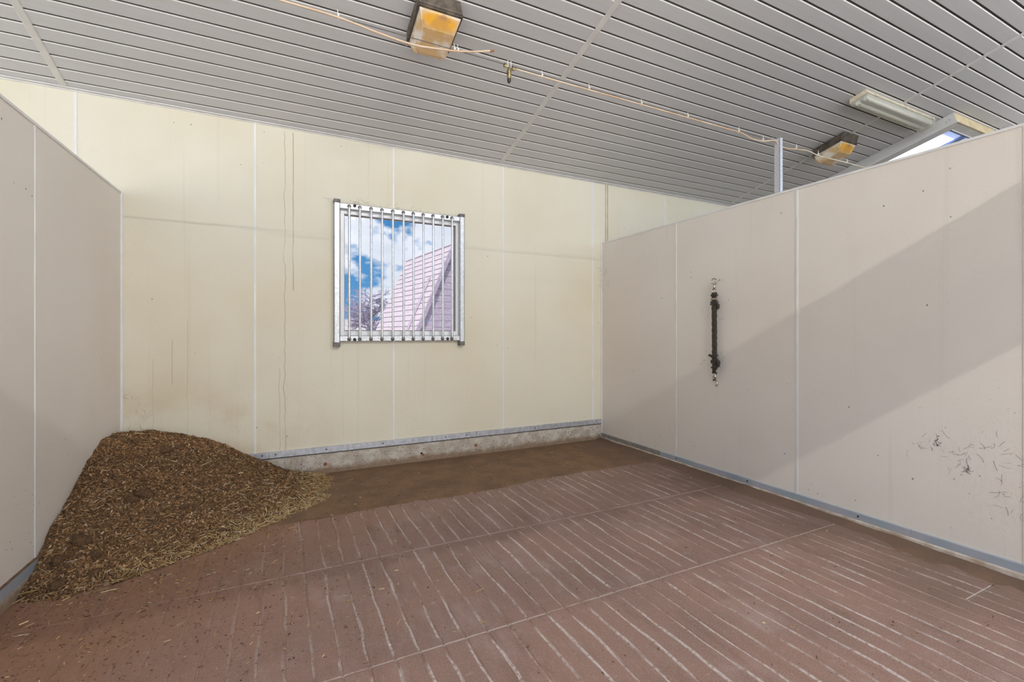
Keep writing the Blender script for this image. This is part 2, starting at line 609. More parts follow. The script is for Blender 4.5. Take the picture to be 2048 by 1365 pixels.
def lens_mat():
    m, nt, b, L = newmat('yellowed_prismatic_glass')
    p = coords(nt)
    sp = N(nt, 'ShaderNodeSeparateXYZ')
    L(p, sp.inputs[0])
    # amber discolouration baked into the plastic around the bulb position
    dx = math_(nt, 'MULTIPLY', sp.outputs['X'], 7.5)
    dy = math_(nt, 'MULTIPLY', math_(nt, 'ADD', sp.outputs['Y'], 0.155), 9.0)
    dz = math_(nt, 'MULTIPLY', math_(nt, 'ADD', sp.outputs['Z'], 0.118), 22.0)
    r2 = math_(nt, 'ADD', math_(nt, 'ADD', math_(nt, 'POWER', dx, 2.0), math_(nt, 'POWER', dy, 2.0)), math_(nt, 'POWER', dz, 2.0))
    nz = noise(nt, p, 9.0, 3.0, 0.5)
    r2 = math_(nt, 'ADD', r2, math_(nt, 'MULTIPLY', math_(nt, 'SUBTRACT', nz, 0.5), 1.4))
    c = mixc(nt, smooth(nt, r2, 0.1, 1.7, 1, 0), (0.90, 0.87, 0.80), (0.95, 0.55, 0.06))
    st = smooth(nt, noise(nt, p, 10.0, 3.0), 0.40, 0.58, 0.15, 0.8)
    c = mixc(nt, st, c, (0.72, 0.42, 0.13))
    c = mixc(nt, smooth(nt, noise(nt, scaled(nt, p, (1, 1, 1.3)), 13.0, 3.0), 0.60, 0.72, 0, 0.6), c, (0.50, 0.30, 0.20))
    L(c, b.inputs['Base Color'])
    b.inputs['Roughness'].default_value = 0.22
    b.inputs['Transmission Weight'].default_value = 0.18
    b.inputs['IOR'].default_value = 1.4
    return m


M['lens'] = lens_mat()
M['reflector'] = simple('aluminium_reflector', (0.7, 0.69, 0.66), 0.3, 0.8)
M['cream_plastic'] = simple('cream_plastic', (0.74, 0.66, 0.52), 0.45, var=0.15, scale=15)


def clear_mat(name, col, alpha, rough=0.15):
    m, nt, b, L = newmat(name)
    nt.nodes.remove(b)
    out = nt.nodes['Material Output']
    tr = N(nt, 'ShaderNodeBsdfTransparent')
    tr.inputs['Color'].default_value = (*col, 1)
    gl = N(nt, 'ShaderNodeBsdfPrincipled')
    gl.inputs['Base Color'].default_value = (*col, 1)
    gl.inputs['Roughness'].default_value = rough
    mx = N(nt, 'ShaderNodeMixShader')
    mx.inputs[0].default_value = alpha
    L(tr.outputs[0], mx.inputs[1])
    L(gl.outputs[0], mx.inputs[2])
    L(mx.outputs[0], out.inputs['Surface'])
    return m


M['diffuser'] = clear_mat('clear_diffuser', (0.93, 0.93, 0.90), 0.14, 0.2)
M['pane'] = clear_mat('dimming_pane', (0.56, 0.58, 0.62), 0.03, 0.05)  # grey tint added to dim the bright outdoor view
def opal_mat():
    m, nt, b, L = newmat('opal_skylight_sheet')
    nt.nodes.remove(b)
    out = nt.nodes['Material Output']
    tr = N(nt, 'ShaderNodeBsdfTransparent')
    tr.inputs['Color'].default_value = (0.8, 0.82, 0.9, 1)
    tl = N(nt, 'ShaderNodeBsdfTranslucent')
    tl.inputs['Color'].default_value = (0.62, 0.65, 0.78, 1)
    mx = N(nt, 'ShaderNodeMixShader')
    mx.inputs[0].default_value = 0.85
    L(tr.outputs[0], mx.inputs[1])
    L(tl.outputs[0], mx.inputs[2])
    L(mx.outputs[0], out.inputs['Surface'])
    return m


M['pane_sky'] = opal_mat()
M['tube_white'] = simple('fluorescent_tube', (0.85, 0.85, 0.84), 0.3)
M['wire'] = simple('steel_wire', (0.10, 0.095, 0.09), 0.4, 0.7)
M['mist'] = simple('yellowed_plastic_tube', (0.70, 0.56, 0.42), 0.4, col2=(0.60, 0.40, 0.25), scale=5)
M['mist_pale'] = simple('pale_plastic_tube', (0.78, 0.72, 0.60), 0.4, col2=(0.66, 0.46, 0.28), scale=6)
M['tie'] = simple('white_zip_tie', (0.82, 0.78, 0.70), 0.5)
M['rust'] = simple('rust_end', (0.32, 0.13, 0.06), 0.8)
M['brass'] = simple('dull_brass', (0.42, 0.34, 0.16), 0.35, 0.85, col2=(0.16, 0.12, 0.05), scale=70)
M['zinc'] = simple('zinc_post', (0.66, 0.67, 0.72), 0.4, 0.4, col2=(0.56, 0.57, 0.62), scale=60)
M['chrome'] = simple('worn_chrome', (0.75, 0.73, 0.70), 0.22, 0.95, col2=(0.35, 0.32, 0.28), scale=80)
M['leather'] = simple('black_braided_strap', (0.028, 0.023, 0.02), 0.75, col2=(0.075, 0.06, 0.05), scale=110, bumpd=0.004)
M['hair'] = simple('dark_horse_hair', (0.05, 0.038, 0.028), 0.7)
M['ground'] = simple('pale_yard_ground', (0.42, 0.41, 0.40), 0.9, col2=(0.35, 0.34, 0.33), scale=2)
M['roofboard'] = simple('pale_roof_shingle', (0.62, 0.50, 0.51), 0.8, col2=(0.55, 0.44, 0.455), scale=6)
M['gable'] = simple('mauve_gable_board', (0.50, 0.40, 0.46), 0.8, col2=(0.40, 0.31, 0.37), scale=14)
M['bark'] = simple('pale_bark', (0.50, 0.44, 0.53), 0.9, col2=(0.40, 0.35, 0.43), scale=12)
M['fence'] = simple('weathered_fence', (0.78, 0.66, 0.64), 0.85, col2=(0.64, 0.52, 0.50), scale=5)
M['slabfloor'] = simple('concrete_slab', (0.30, 0.25, 0.21), 0.9, var=0.3, scale=4)

# ================================================================== STRUCTURE
# ---- ground outside and stable floor slab
g = MB().box((-45, -45, -0.3), (55, 75, -0.06)).build('ground', M['ground'])
tag(g, 'pale yard ground stretching away outside the stable', 'ground', kind='structure')
fl = MB().box((-5.6, -1.2, -0.3), (8.2, YB + 0.1, -0.022)).build('floor', M['slabfloor'])
tag(fl, 'reddish brown rubber matted stall floor with pale dust lines', 'floor', kind='structure')


def floor_mat(x0, x1, y0, y1):
    """ribbed rubber mat; shallow grooves every 95.5 mm"""
    g_ = 0.004
    x0 += 0.002
    x1 -= 0.002
    y0 += 0.002
    y1 -= 0.002
    k0 = math.ceil((x0 + 0.012 - 0.003) / 0.0955)
    prof = [(x0, -0.022), (x0, -0.003), (x0 + 0.003, 0.0)]
    k = k0
    while 0.003 + k * 0.0955 < x1 - 0.012:
        c = 0.003 + k * 0.0955
        prof += [(c - g_ - 0.002, 0.0), (c - g_ + 0.001, -0.003), (c + g_ - 0.001, -0.003), (c + g_ + 0.002, 0.0)]
        k += 1
    prof += [(x1 - 0.003, 0.0), (x1, -0.003), (x1, -0.022)]
    mb = MB()
    n = len(prof)
    ys = [y0, y0 + 0.003, y1 - 0.003, y1]
    vs_, fs = [], []
    for j, yy in enumerate(ys):
        for (px, pz) in prof:
            z = pz if (j in (1, 2) or pz < -0.02) else min(pz, -0.003)
            vs_.append((px, yy, z))
    for j in range(3):
        for i in range(n - 1):
            fs.append((j * n + i, j * n + i + 1, (j + 1) * n + i + 1, (j + 1) * n + i))
    for j in (0, 3):
        q = [j * n + i for i in range(n)]
        fs.append(tuple(q))
    mb.add(vs_, fs)
    return mb.build('rubber_mat', M['mat'], fl)


floor_mat(-1.13, 3.35, 2.647, 3.509)
floor_mat(-1.13, 3.35, 1.785, 2.647)
floor_mat(-1.13, 2.877, 0.50, 1.785)
floor_mat(2.877, 3.35, 1.005, 1.785)
floor_mat(2.877, 3.35, 0.15, 1.005)
floor_mat(-1.13, 2.877, -0.75, 0.50)

# ---- back wall: sheet panels with joint profiles, concrete curb and metal strip
WX0, WX1, WZ0, WZ1 = 0.455, 1.585, 1.215, 2.365     # window opening
wb = MB().box((-5.6, YB + 0.055, CURB), (WX0, YB + 0.10, ZC + 0.05)) \
    .box((WX1, YB + 0.055, CURB), (8.9, YB + 0.10, ZC + 0.05)) \
    .box((WX0, YB + 0.055, CURB), (WX1, YB + 0.10, WZ0)) \
    .box((WX0, YB + 0.055, WZ1), (WX1, YB + 0.10, ZC + 0.05)).build('wall_back', M['wall_back'])
tag(wb, 'tall cream sheet panel wall with the barred window', 'wall', kind='structure')
JW = 0.007
seams = [-5.6, -4.79, -3.64, -2.50, -1.354, -0.213, 0.931, 2.073, 3.223, 4.346, 5.49, 6.63, 7.78, 8.9]
for i in range(len(seams) - 1):
    a, b_ = seams[i] + JW, seams[i + 1] - JW
    z0, z1 = CURB, ZC + 0.03
    if a < WX0 < b_:
        poly = [(a, z0), (b_, z0), (b_, WZ0), (WX0, WZ0), (WX0, WZ1), (b_, WZ1), (b_, z1), (a, z1)]
    elif a < WX1 < b_:
        poly = [(a, z0), (b_, z0), (b_, z1), (a, z1), (a, WZ1), (WX1, WZ1), (WX1, WZ0), (a, WZ0)]
    else:
        poly = [(a, z0), (b_, z0), (b_, z1), (a, z1)]
    MB().prism(poly, 'y', YB, YB + 0.055).build('wall_panel', M['wall_back'], wb)
for s_ in seams[1:-1]:
    if abs(s_ - 0.931) < 0.01:
        rng_z = [(CURB, WZ0), (WZ1, ZC + 0.02)]
    else:
        rng_z = [(CURB, ZC + 0.02)]
    for (za, zb) in rng_z:
        MB().box((s_ - JW - 0.001, YB - 0.0035, za), (s_ + JW + 0.001, YB + 0.05, zb)).build('joint_strip', M['strip_white'], wb)
for dx in (-0.017, 0.012):
    MB().box((3.4245 + dx, YB - 0.006, CURB), (3.4245 + dx + 0.007, YB + 0.003, ZC + 0.02)).build('stained_joint_strip', M['strip_brown'], wb)
cb = MB().box((-5.6, YB + 0.004, -0.2), (8.9, YB + 0.2, CURB)).build('concrete_curb', M['curb'], wb)
cb['label'] = 'dirty off-white concrete curb'
for (px, pz, r) in ((0.333, 0.087, 0.017), (1.766, 0.102, 0.016), (1.20, 0.085, 0.010), (1.215, 0.07, 0.013)):
    pts = [(px, YB + 0.0, pz), (px, YB + 0.03, pz)]
    MB().tube(pts, r, 12).build('rust_plug', M['rust'] if r > 0.012 else M['screw'], wb)

# ---- metal strips along the wall feet
bb = empty('baseboard_back', (0, YB, CURB))
tag(bb, 'silver metal flashing strip above the concrete curb', 'strip', kind='structure')
for (a, b_) in ((-1.09, -0.112), (-0.108, 1.30), (1.304, 1.765), (1.769, 3.345), (3.40, 8.9)):
    w = MB()
    w.prism([(-0.014, -0.004), (-0.011, -0.004), (-0.011, 0.046), (0, 0.049), (0, 0.047), (-0.012, 0.044)], 'x', a, b_)
    w.box((a, -0.014, 0.0), (b_, 0.0, 0.047))
    w.build('flashing_strip', M['alu'], bb)
for px in (-0.16, -0.06, 0.34, 0.83, 1.44, 1.66, 2.45, 3.27):
    MB().tube([(px, -0.017, 0.024), (px, -0.012, 0.024)], 0.006, 10).build('screw', M['screw'], bb)
MB().box((-1.09, -0.008, -0.012), (3.345, 0.01, -0.001)).build('gap_shade_strip', M['screw'], bb)  # black strip stands for the shade in the gap below the flashing

# ---- right partition
wr = MB().box((XR + 0.006, -0.3, 0.03), (XR + 0.05, YB, ZP - 0.004)).build('wall_right', M['wall_side'])
tag(wr, 'long greige sheet partition wall carrying the hanging strap', 'wall', kind='structure')
ysm = [-0.3, 0.947, 2.106, 3.265, YB]
for i in range(4):
    MB().box((XR, ysm[i] + 0.006, 0.04), (XR + 0.006, ysm[i + 1] - 0.006, ZP - 0.010)).build('wall_panel', M['wall_side'], wr)
for s_ in ysm[1:-1]:
    MB().box((XR - 0.0035, s_ - 0.008, 0.05), (XR + 0.006, s_ + 0.008, ZP - 0.012)).build('joint_strip', M['strip_white'], wr)
MB().prism([(XR - 0.006, ZP - 0.014), (XR - 0.006, ZP), (XR + 0.056, ZP), (XR + 0.056, ZP - 0.014)], 'y', -0.3, YB) \
    .build('top_cap', M['strip_white'], wr)
MB().box((XR - 0.012, YB - 0.012, 0.02), (XR + 0.001, YB + 0.002, ZP - 0.002)).build('corner_strip', M['strip_white'], wr)
br_ = empty('baseboard_right', (XR, 0, 0.03))
tag(br_, 'grey blue metal skirting strip along the right partition', 'strip', kind='structure')
for k, (a, b_, mt) in enumerate(((3.46, YB - 0.013, 'alu_dark'), (2.63, 3.459, 'alu_blue'), (1.42, 2.629, 'alu_blue'), (-0.3, 1.419, 'alu_blue'))):
    MB().prism([(-0.012, 0.006), (-0.012, 0.050), (-0.009, 0.054), (0.001, 0.054), (0.001, 0.006)], 'y', a, b_).build('skirting_strip', M[mt], br_)
MB().prism([(-0.022, -0.03), (-0.020, 0.001), (-0.013, 0.008), (0.001, 0.008), (0.001, -0.03)], 'y', -0.3, YB - 0.013) \
    .build('sealant_bead', simple('dirty_sealant', (0.62, 0.55, 0.48), 0.6, col2=(0.42, 0.33, 0.25), scale=14), br_)
for py in (4.27, 3.86, 3.25, 2.5, 1.7):
    MB().tube([(-0.015, py, 0.032), (-0.010, py, 0.032)], 0.006, 8).build('screw', M['screw'], br_)

# ---- left partition (stands very slightly askew)
LA = math.atan2(-(XL - (-1.129)), YB - 2.851)   # small turn about the back corner
wl = empty('wall_left', (XL, YB, 0), (0, 0, LA))
tag(wl, 'greige sheet partition wall behind the heap of bedding', 'wall', kind='structure')
MB().box((-0.05, -4.7, 0.03), (-0.006, 0, ZP - 0.004)).build('core', M['wall_side'], wl)
ls = [-4.7, -3.576, -2.418, -1.262, 0]
for i in range(4):
    MB().box((-0.006, ls[i] + 0.005, 0.06), (0, ls[i + 1] - 0.005, ZP - 0.010)).build('wall_panel', M['wall_side'], wl)
for s_ in ls[1:-1]:
    MB().box((-0.006, s_ - 0.007, 0.06), (0.0035, s_ + 0.007, ZP - 0.012)).build('joint_strip', M['strip_white'], wl)
MB().box((-0.056, -4.7, ZP - 0.014), (0.006, 0, ZP)).build('top_cap', M['strip_white'], wl)
MB().box((-0.002, -0.014, 0.02), (0.014, 0.002, ZP - 0.002)).build('corner_strip', M['strip_white'], wl)
bl = empty('baseboard_left', (XL, YB, 0), (0, 0, LA))
tag(bl, 'bluish metal skirting strip at the foot of the left partition', 'strip', kind='structure')
MB().box((0, -4.7, 0.066), (0.012, -0.02, 0.118)).build('skirting_strip', M['alu_blue'], bl)
MB().box((-0.04, -4.7, -0.03), (0.006, -0.02, 0.065)).build('concrete_foot', M['curb'], bl)
MB().box((0.0, -4.7, 0.118), (0.014, -0.02, 0.121)).build('rust_edge', simple('brown_edge', (0.25, 0.14, 0.08), 0.8, var=0.4, scale=20), bl)

# ---- partition of the next stall, hidden behind the right one
wn_ = MB().box((7.80, -0.3, 0.0), (7.86, YB, ZP)).build('wall_next', M['wall_side'])
tag(wn_, 'far greige partition closing the neighbouring stall', 'wall', kind='structure')

wf = MB().box((XR + 0.05, -0.36, -0.06), (8.9, -0.30, 2.31)).build('wall_front_blocker', M['wall_side'])  # unseen wall added to hold light off the neighbouring ceiling
tag(wf, 'added unseen wall shading the neighbouring stall beyond the right partition', 'wall', kind='structure')
wsd = MB().box((8.9, -0.36, -0.06), (8.96, YB, 3.0)).build('wall_side', M['wall_side'])
tag(wsd, 'end wall closing the far side of the neighbouring stall', 'wall', kind='structure')

hd = MB().box((-1.20, -0.34, 2.18), (XR + 0.05, -0.28, 2.69)).build('trim_2', M['wall_side'])
tag(hd, 'deep header board across the open stall front', 'header', kind='structure')

# ---- ceiling in its own sloped frame: x along, y down the slope to the back wall, -z into the room
CE_Q = Matrix.Rotation(-SLA, 4, 'X')


def cl(x, Y):
    """origin on the ceiling plane above floor point (x, Y)"""
    return (x, Y, zceil(Y))


COSA = math.cos(SLA)
SKX0, SKX1, SKY0, SKY1 = 6.245, 7.20, 2.285, 3.72
ce = empty('ceiling', (0, YB, ZC), (-SLA, 0, 0))
tag(ce, 'sloping ceiling of long pale grooved boards', 'ceiling', kind='structure')


def v_of(Y):
    return (Y - YB) / COSA


sl = MB()
va, vb = v_of(YF), v_of(YB + 0.1)
s0, s1 = v_of(SKY0) + 0.10, v_of(SKY1) - 0.10
x0h, x1h = SKX0 + 0.09, SKX1 - 0.09
sl.box((-5.6, va, 0.014), (x0h, vb, 0.06)).box((x1h, va, 0.014), (9.0, vb, 0.06))
sl.box((x0h, va, 0.014), (x1h, s0, 0.06)).box((x0h, s1, 0.014), (x1h, vb, 0.06))
sl.build('backing_slab', M['slab'], ce)

secs = [(-4.85, -1.41), (-1.41, 2.03), (2.03, 5.485), (5.485, 8.93)]
PITCH = 0.1149
FIRST = 4.328
_cache = {}


def board_mesh(L_, w):
    key = (round(L_, 3), round(w, 3))
    if key not in _cache:
        mb = MB()
        # flat face, small lips on both long edges
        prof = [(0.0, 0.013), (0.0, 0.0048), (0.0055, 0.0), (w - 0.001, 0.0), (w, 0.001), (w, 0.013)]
        mb.prism(prof, 'x', 0, L_)
        mb.m[2] = 1          # groove shade painted dark on the edges, with some grime
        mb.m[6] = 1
        mb.m[3] = 2          # glossy lip, its highlight painted in as a lighter colour
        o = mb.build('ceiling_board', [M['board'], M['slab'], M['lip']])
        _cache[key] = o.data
        bpy.data.objects.remove(o)
    return _cache[key]


CAMF = Vector((math.sin(math.radians(26.2575)), math.cos(math.radians(26.2575)), 0))
CAMR = Vector((CAMF.y, -CAMF.x, 0))


def in_view(p, mg=0.25):
    d = Vector(p) - Vector((0, 0, 1.25))
    z = d.dot(CAMF)
    if z < 0.1:
        return False
    x = d.dot(CAMR) / z
    y = d.z / z
    return abs(x) < 1.106 + mg and -0.76 - mg < y < 0.72 + mg


GAP = 0.0145
k = 0
edges = [YB] + [FIRST - PITCH * i for i in range(60)]
for i in range(len(edges) - 1):
    yh, yl = edges[i], edges[i + 1]
    if yl < YF:
        break
    for (xa, xb) in secs:
        spans = [(xa + 0.004, xb - 0.004)]
        if xa > 5 and yl > SKY0 - 0.001 and yh < SKY1 + 0.001:
            spans = [(xa + 0.004, SKX0 + 0.06), (SKX1 - 0.06, xb - 0.004)]
        for (a, b_) in spans:
            if not any(in_view((a + (b_ - a) * t / 8, yy, zceil(yy))) for t in range(9) for yy in (yh, yl)):
                continue
            va_, vb_ = v_of(yl) + (GAP * 0.5), v_of(yh) - (GAP * 0.5)
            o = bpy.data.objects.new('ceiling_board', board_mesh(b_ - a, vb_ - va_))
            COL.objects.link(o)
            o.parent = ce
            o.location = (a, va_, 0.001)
for i, xt in enumerate((-1.41, 2.031, 5.487)):
    t = MB().prism([(-0.022, 0.0), (-0.022, -0.004), (-0.017, -0.006), (0.017, -0.006), (0.022, -0.004), (0.022, 0.0)],
                   'y', v_of(YF), -0.006).build('ceiling_joint_trim', M['ctrim'], ce, loc=(xt, 0, 0.002))
tr = empty('trim_1', (0, YB, ZC))
tag(tr, 'thin pale cove trim where ceiling meets the back wall', 'trim', kind='structure')
MB().prism([(-0.030, -0.002), (-0.030, 0.006), (0.0, 0.0), (0.0, -0.012), (-0.006, -0.012), (-0.010, -0.003)], 'x', -5.6, 8.9) \
    .build('cove', M['ctrim'], tr)

# ---- window: pvc frame + pane in the back wall
w1 = empty('window_1', (0, YB, 0))
tag(w1, 'white framed window looking out to clouds, tree and steep roof', 'window', kind='structure')
GX0, GX1, GZ0, GZ1 = 0.491, 1.548, 1.272, 2.326
f0 = -0.012
for nm, a, b_ in (('frame_side', (WX0, f0, WZ0), (GX0, 0.07, WZ1)), ('frame_side', (GX1, f0, WZ0), (WX1, 0.07, WZ1)),
                  ('frame_sill', (GX0, f0, WZ0), (GX1, 0.07, GZ0)), ('frame_head', (GX0, f0, GZ1), (GX1, 0.07, WZ1))):
    MB().box(a, b_).build(nm, M['pvc'], w1, bevel=0.003)
for a, b_ in (((GX0, 0.016, GZ0), (GX0 + 0.006, 0.03, GZ1)), ((GX1 - 0.006, 0.016, GZ0), (GX1, 0.03, GZ1)),
              ((GX0, 0.016, GZ0), (GX1, 0.03, GZ0 + 0.006)), ((GX0, 0.016, GZ1 - 0.006), (GX1, 0.03, GZ1))):
    MB().box(a, b_).build('gasket', simple('brown_gasket', (0.22, 0.14, 0.10), 0.6) if 'gasket' not in M else M['gasket'], w1)
MB().box((GX0 - 0.005, 0.032, GZ0 - 0.005), (GX1 + 0.005, 0.038, GZ1 + 0.005)).build('pane', M['pane'], w1)

# ---- skylight in the ceiling behind the right partition
w2 = empty('window_2', (0, YB, ZC), (-SLA, 0, 0))
tag(w2, 'boxed skylight with bright pane showing above the right partition', 'window', kind='structure')
D = 0.105
k0, k1 = v_of(SKY0), v_of(SKY1)
IX0, IX1 = 6.39, 7.06
iv0, iv1 = k0 + 0.125, k1 - 0.125


def ring_seg(nm, a, b_, mat):
    return MB().box(a, b_).build(nm, mat, w2, bevel=0.003)


sk_paint = simple('pale_grey_paint', (0.66, 0.66, 0.66), 0.5)
sk_cream = simple('cream_timber', (0.74, 0.61, 0.38), 0.55, var=0.2, scale=12)
ring_seg('curb_board', (SKX0, k0, -D), (SKX0 + 0.022, k1, 0.0), sk_paint)
ring_seg('curb_board', (SKX1 - 0.022, k0, -D), (SKX1, k1, 0.0), sk_paint)
ring_seg('curb_board', (SKX0 + 0.001, k0 - 0.001, -D), (SKX1 - 0.001, k0 + 0.022, 0.0), sk_cream)
ring_seg('curb_board', (SKX0, k1 - 0.022, -D), (SKX1, k1, 0.0), sk_paint)
ring_seg('edge_bead', (SKX0 - 0.004, k0 - 0.004, -D - 0.010), (SKX0 + 0.02, k1, -D + 0.012), sk_paint)
und = M['ctrim']
ring_seg('soffit_board', (SKX0 + 0.02, k0 + 0.005, -D), (IX0, k1, -D + 0.02), und)
ring_seg('soffit_board', (IX1, k0 + 0.005, -D), (SKX1, k1, -D + 0.02), und)
ring_seg('soffit_board', (IX0, k0 + 0.005, -D), (IX1, iv0 - 0.03, -D + 0.02), und)
ring_seg('soffit_board', (IX0, iv1, -D), (IX1, k1, -D + 0.02), und)
ring_seg('glazing_bead', (IX0, iv0 - 0.03, -D - 0.006), (IX1, iv0 - 0.022, -D + 0.015), M['pvc'])
ring_seg('glazing_bead', (IX0, iv0 - 0.022, -D + 0.004), (IX1, iv0, -D + 0.03), simple('blue_gasket', (0.16, 0.24, 0.48), 0.4))
ring_seg('mullion', (6.725, iv0, -D), (6.785, iv1, -D + 0.03), simple('blue_mullion', (0.16, 0.24, 0.45), 0.4))
MB().box((IX0, iv0, -D + 0.022), (6.73, iv1, -D + 0.028)).build('pane', M['pane_sky'], w2)
MB().box((6.78, iv0, -D + 0.022), (IX1, iv1, -D + 0.028)).build('pane', M['pane_sky'], w2)
for vv in (k0 + 0.05, k0 + 0.08):
    MB().tube([(SKX0 - 0.003, vv, -0.04 - (vv - k0) * 0.3), (SKX0 + 0.003, vv, -0.04 - (vv - k0) * 0.3)], 0.004, 8).build('screw', M['screw'], w2)

# ================================================================== THINGS
# ---- window grille
gr = empty('window_grille', (1.01, 4.36, 1.135))
tag(gr, 'galvanised steel bar grille bolted over the window', 'grille')


def gp(x, y, z):
    return (x - 1.01, y - 4.36, z - 1.135)


def gbox(nm, a, b_, mat, bev=0.002, parent=gr):
    return MB().box(gp(*a), gp(*b_)).build(nm, mat, parent, bevel=bev)


YG = 4.357
for (xa, xb, sgn) in ((0.400, 0.449, -1), (1.572, 1.621, 1)):
    mb = MB().box(gp(xa, YG, 1.150), gp(xb, YG + 0.006, 2.428))
    xo = xa if sgn < 0 else xb - 0.006
    mb.box(gp(xo, YG, 1.150), gp(xo + 0.006, YB - 0.001, 2.428))
    xi = xb - 0.006 if sgn < 0 else xa
    mb.box(gp(xi, YG, 1.150), gp(xi + 0.006, YB - 0.03, 2.428))
    st = mb.build('side_post', M['galv'], gr, bevel=0.0015)
    for (za, zb) in ((1.128, 1.170), (2.408, 2.440)):
        gbox('end_cap', (xa - 0.003, YG - 0.004, za), (xb + 0.003, YB - 0.001, zb), M['cap'], 0.003, st if False else gr)
for (za, zb) in ((1.178, 1.228), (2.362, 2.410)):
    mb = MB().box(gp(0.449, YG + 0.003, za), gp(1.572, YG + 0.009, zb))
    mb.box(gp(0.449, YG + 0.003, za), gp(1.572, YB - 0.022, za + 0.005))
    mb.box(gp(0.449, YG + 0.003, zb - 0.005), gp(1.572, YB - 0.022, zb))
    mb.build('rail', M['galv'], gr, bevel=0.0015)
for xb in (0.527, 0.618, 0.716, 0.814, 0.912, 1.011, 1.105, 1.201, 1.298, 1.394, 1.489):
    o = MB().tube([gp(xb, YG - 0.007, 1.196), gp(xb, YG - 0.008, 1.215), gp(xb, YG - 0.008, 2.372), gp(xb, YG - 0.007, 2.388)],
                  [0.0095, 0.0108, 0.0108, 0.0095], 12).build('bar', M['galv_bar'], gr, smooth=True)
    for zz in (1.197, 2.386):
        mb = MB()
        pts = [gp(xb, YG + 0.004, zz), gp(xb, YG - 0.003, zz), gp(xb, YG - 0.010, zz), gp(xb, YG - 0.0155, zz)]
        mb.tube(pts, [0.018, 0.0165, 0.0125, 0.005], 12)
        mb.build('weld', M['weld'], o, smooth=True)
for (bx, bz) in ((0.574, 2.396), (1.441, 2.392), (0.574, 1.194), (1.445, 1.196)):
    MB().tube([gp(bx, YG + 0.004, bz), gp(bx, YG - 0.005, bz), gp(bx, YG - 0.009, bz)], [0.0135, 0.0135, 0.008], 14) \
        .build('bolt', M['black'], gr, smooth=True)

# ---- wall pack lamps under the ceiling
def wall_pack(x, Y, label):
    r = empty('wall_pack_light', cl(x, Y), (-SLA, 0, 0))
    tag(r, label, 'lamp', 'amber wall pack lights')
    # housing: flaring shallow case
    n0, n1, f0_, f1 = -0.245, -0.197, 0.10, 0.112
    hw0, hw1 = 0.120, 0.150
    d1 = 0.045
    vs_ = [(-hw1 - 0.004, n0, 0), (hw0, n0, 0), (hw0, f0_, 0), (-hw1 - 0.004, f0_, 0),
           (-hw1, n1, -d1), (hw1, n1, -d1), (hw1, f1, -d1), (-hw1, f1, -d1),
           (-hw1, n1, -0.070), (hw1, n1, -0.070), (hw1, f1, -0.070), (-hw1, f1, -0.070)]
    fs = [(0, 1, 2, 3), (8, 9, 10, 11)]
    for a in (0, 4):
        for i in range(4):
            j = (i + 1) % 4
            fs.append((a + i, a + j, a + 4 + j, a + 4 + i))
    MB().add(vs_, fs).build('housing', M['bronze'], r, bevel=0.004)
    # hinge rim at the left side
    MB().box((-hw1 - 0.007, n1, -0.078), (-hw1 + 0.006, f1 + 0.02, -0.060)).build('hinge_rail', M['bronze'], r, bevel=0.003)
    MB().tube([(-hw1 - 0.001, f1 + 0.012, -0.085), (-hw1 - 0.001, f1 + 0.012, -0.058)], 0.008, 8).build('hinge_screw', M['chrome'], r)
    # lens: loft of profiles across x (rounded corners), profile in (v, depth)
    prof = [(-0.182, 0.068), (-0.176, 0.085), (-0.128, 0.150), (-0.120, 0.155), (0.055, 0.178), (0.082, 0.170), (0.108, 0.140), (0.112, 0.068)]
    rows = [(-0.139, 1.0), (-0.132, 1.0), (0.132, 1.0), (0.139, 1.0)]
    mb = MB()
    n = len(prof)
    vs_, fs = [], []
    for q, (xx, _) in enumerate(rows):
        for (v, d) in prof:
            t = (d - 0.068) / 0.098
            hw = 0.139 - 0.033 * t
            sx = hw if q in (0, 3) else hw - 0.006
            inset = 0.0 if q in (1, 2) else 0.006 * t
            vs_.append((math.copysign(sx, xx), v + (inset if v < 0 else -inset), -(d - inset * 0.8)))
    for q in range(3):
        for i in range(n - 1):
            fs.append((q * n + i, q * n + i + 1, (q + 1) * n + i + 1, (q + 1) * n + i))
    for q in (0, 3):
        fs.append(tuple(q * n + i for i in range(n)))
    mb.add(vs_, fs)
    ln = mb.build('lens', M['lens'], r)
    ln['label'] = 'yellowed ribbed glass lens'
    # ribs moulded on the near face
    rb = MB()
    for i in range(17):
        t = 0.03 + 0.93 * i / 16
        v = -0.176 + 0.048 * t
        d = 0.085 + 0.065 * t
        hw = 0.131 - 0.030 * (d - 0.068) / 0.098
        rb.prism([(v - 0.0022, -(d - 0.0018)), (v - 0.0022, -(d + 0.0022)), (v + 0.002, -(d + 0.0018))], 'x', -hw, hw)
    rb.build('lens_ribs', M['lens'], ln)
    return r


wall_pack(0.912, 3.085, 'amber glass wall pack light on ceiling above the stall')
wall_pack(5.512, 3.095, 'amber glass wall pack light beyond the right partition')

# ---- fluorescent batten
fr = empty('fluorescent_fixture', cl(5.48, 2.47), (-SLA, 0, 0))
tag(fr, 'long clear covered fluorescent fixture on ceiling by the skylight', 'lamp')
hl, hw = 0.638, 0.078
MB().prism([(-hw + 0.008, 0.0), (-hw, -0.018), (-hw, -0.040), (hw, -0.040), (hw, -0.018), (hw - 0.008, 0.0)], 'x', -hl, hl) \
    .build('base_tray', M['cream_plastic'], fr, bevel=0.005)
MB().box((-hl - 0.005, -hw - 0.005, -0.046), (hl + 0.005, hw + 0.005, -0.038)).build('gasket_rim', M['cream_plastic'], fr, bevel=0.003)
MB().box((-hl + 0.02, -hw + 0.012, -0.049), (hl - 0.02, hw - 0.012, -0.0465)).build('reflector_tray', M['pvc'], fr)
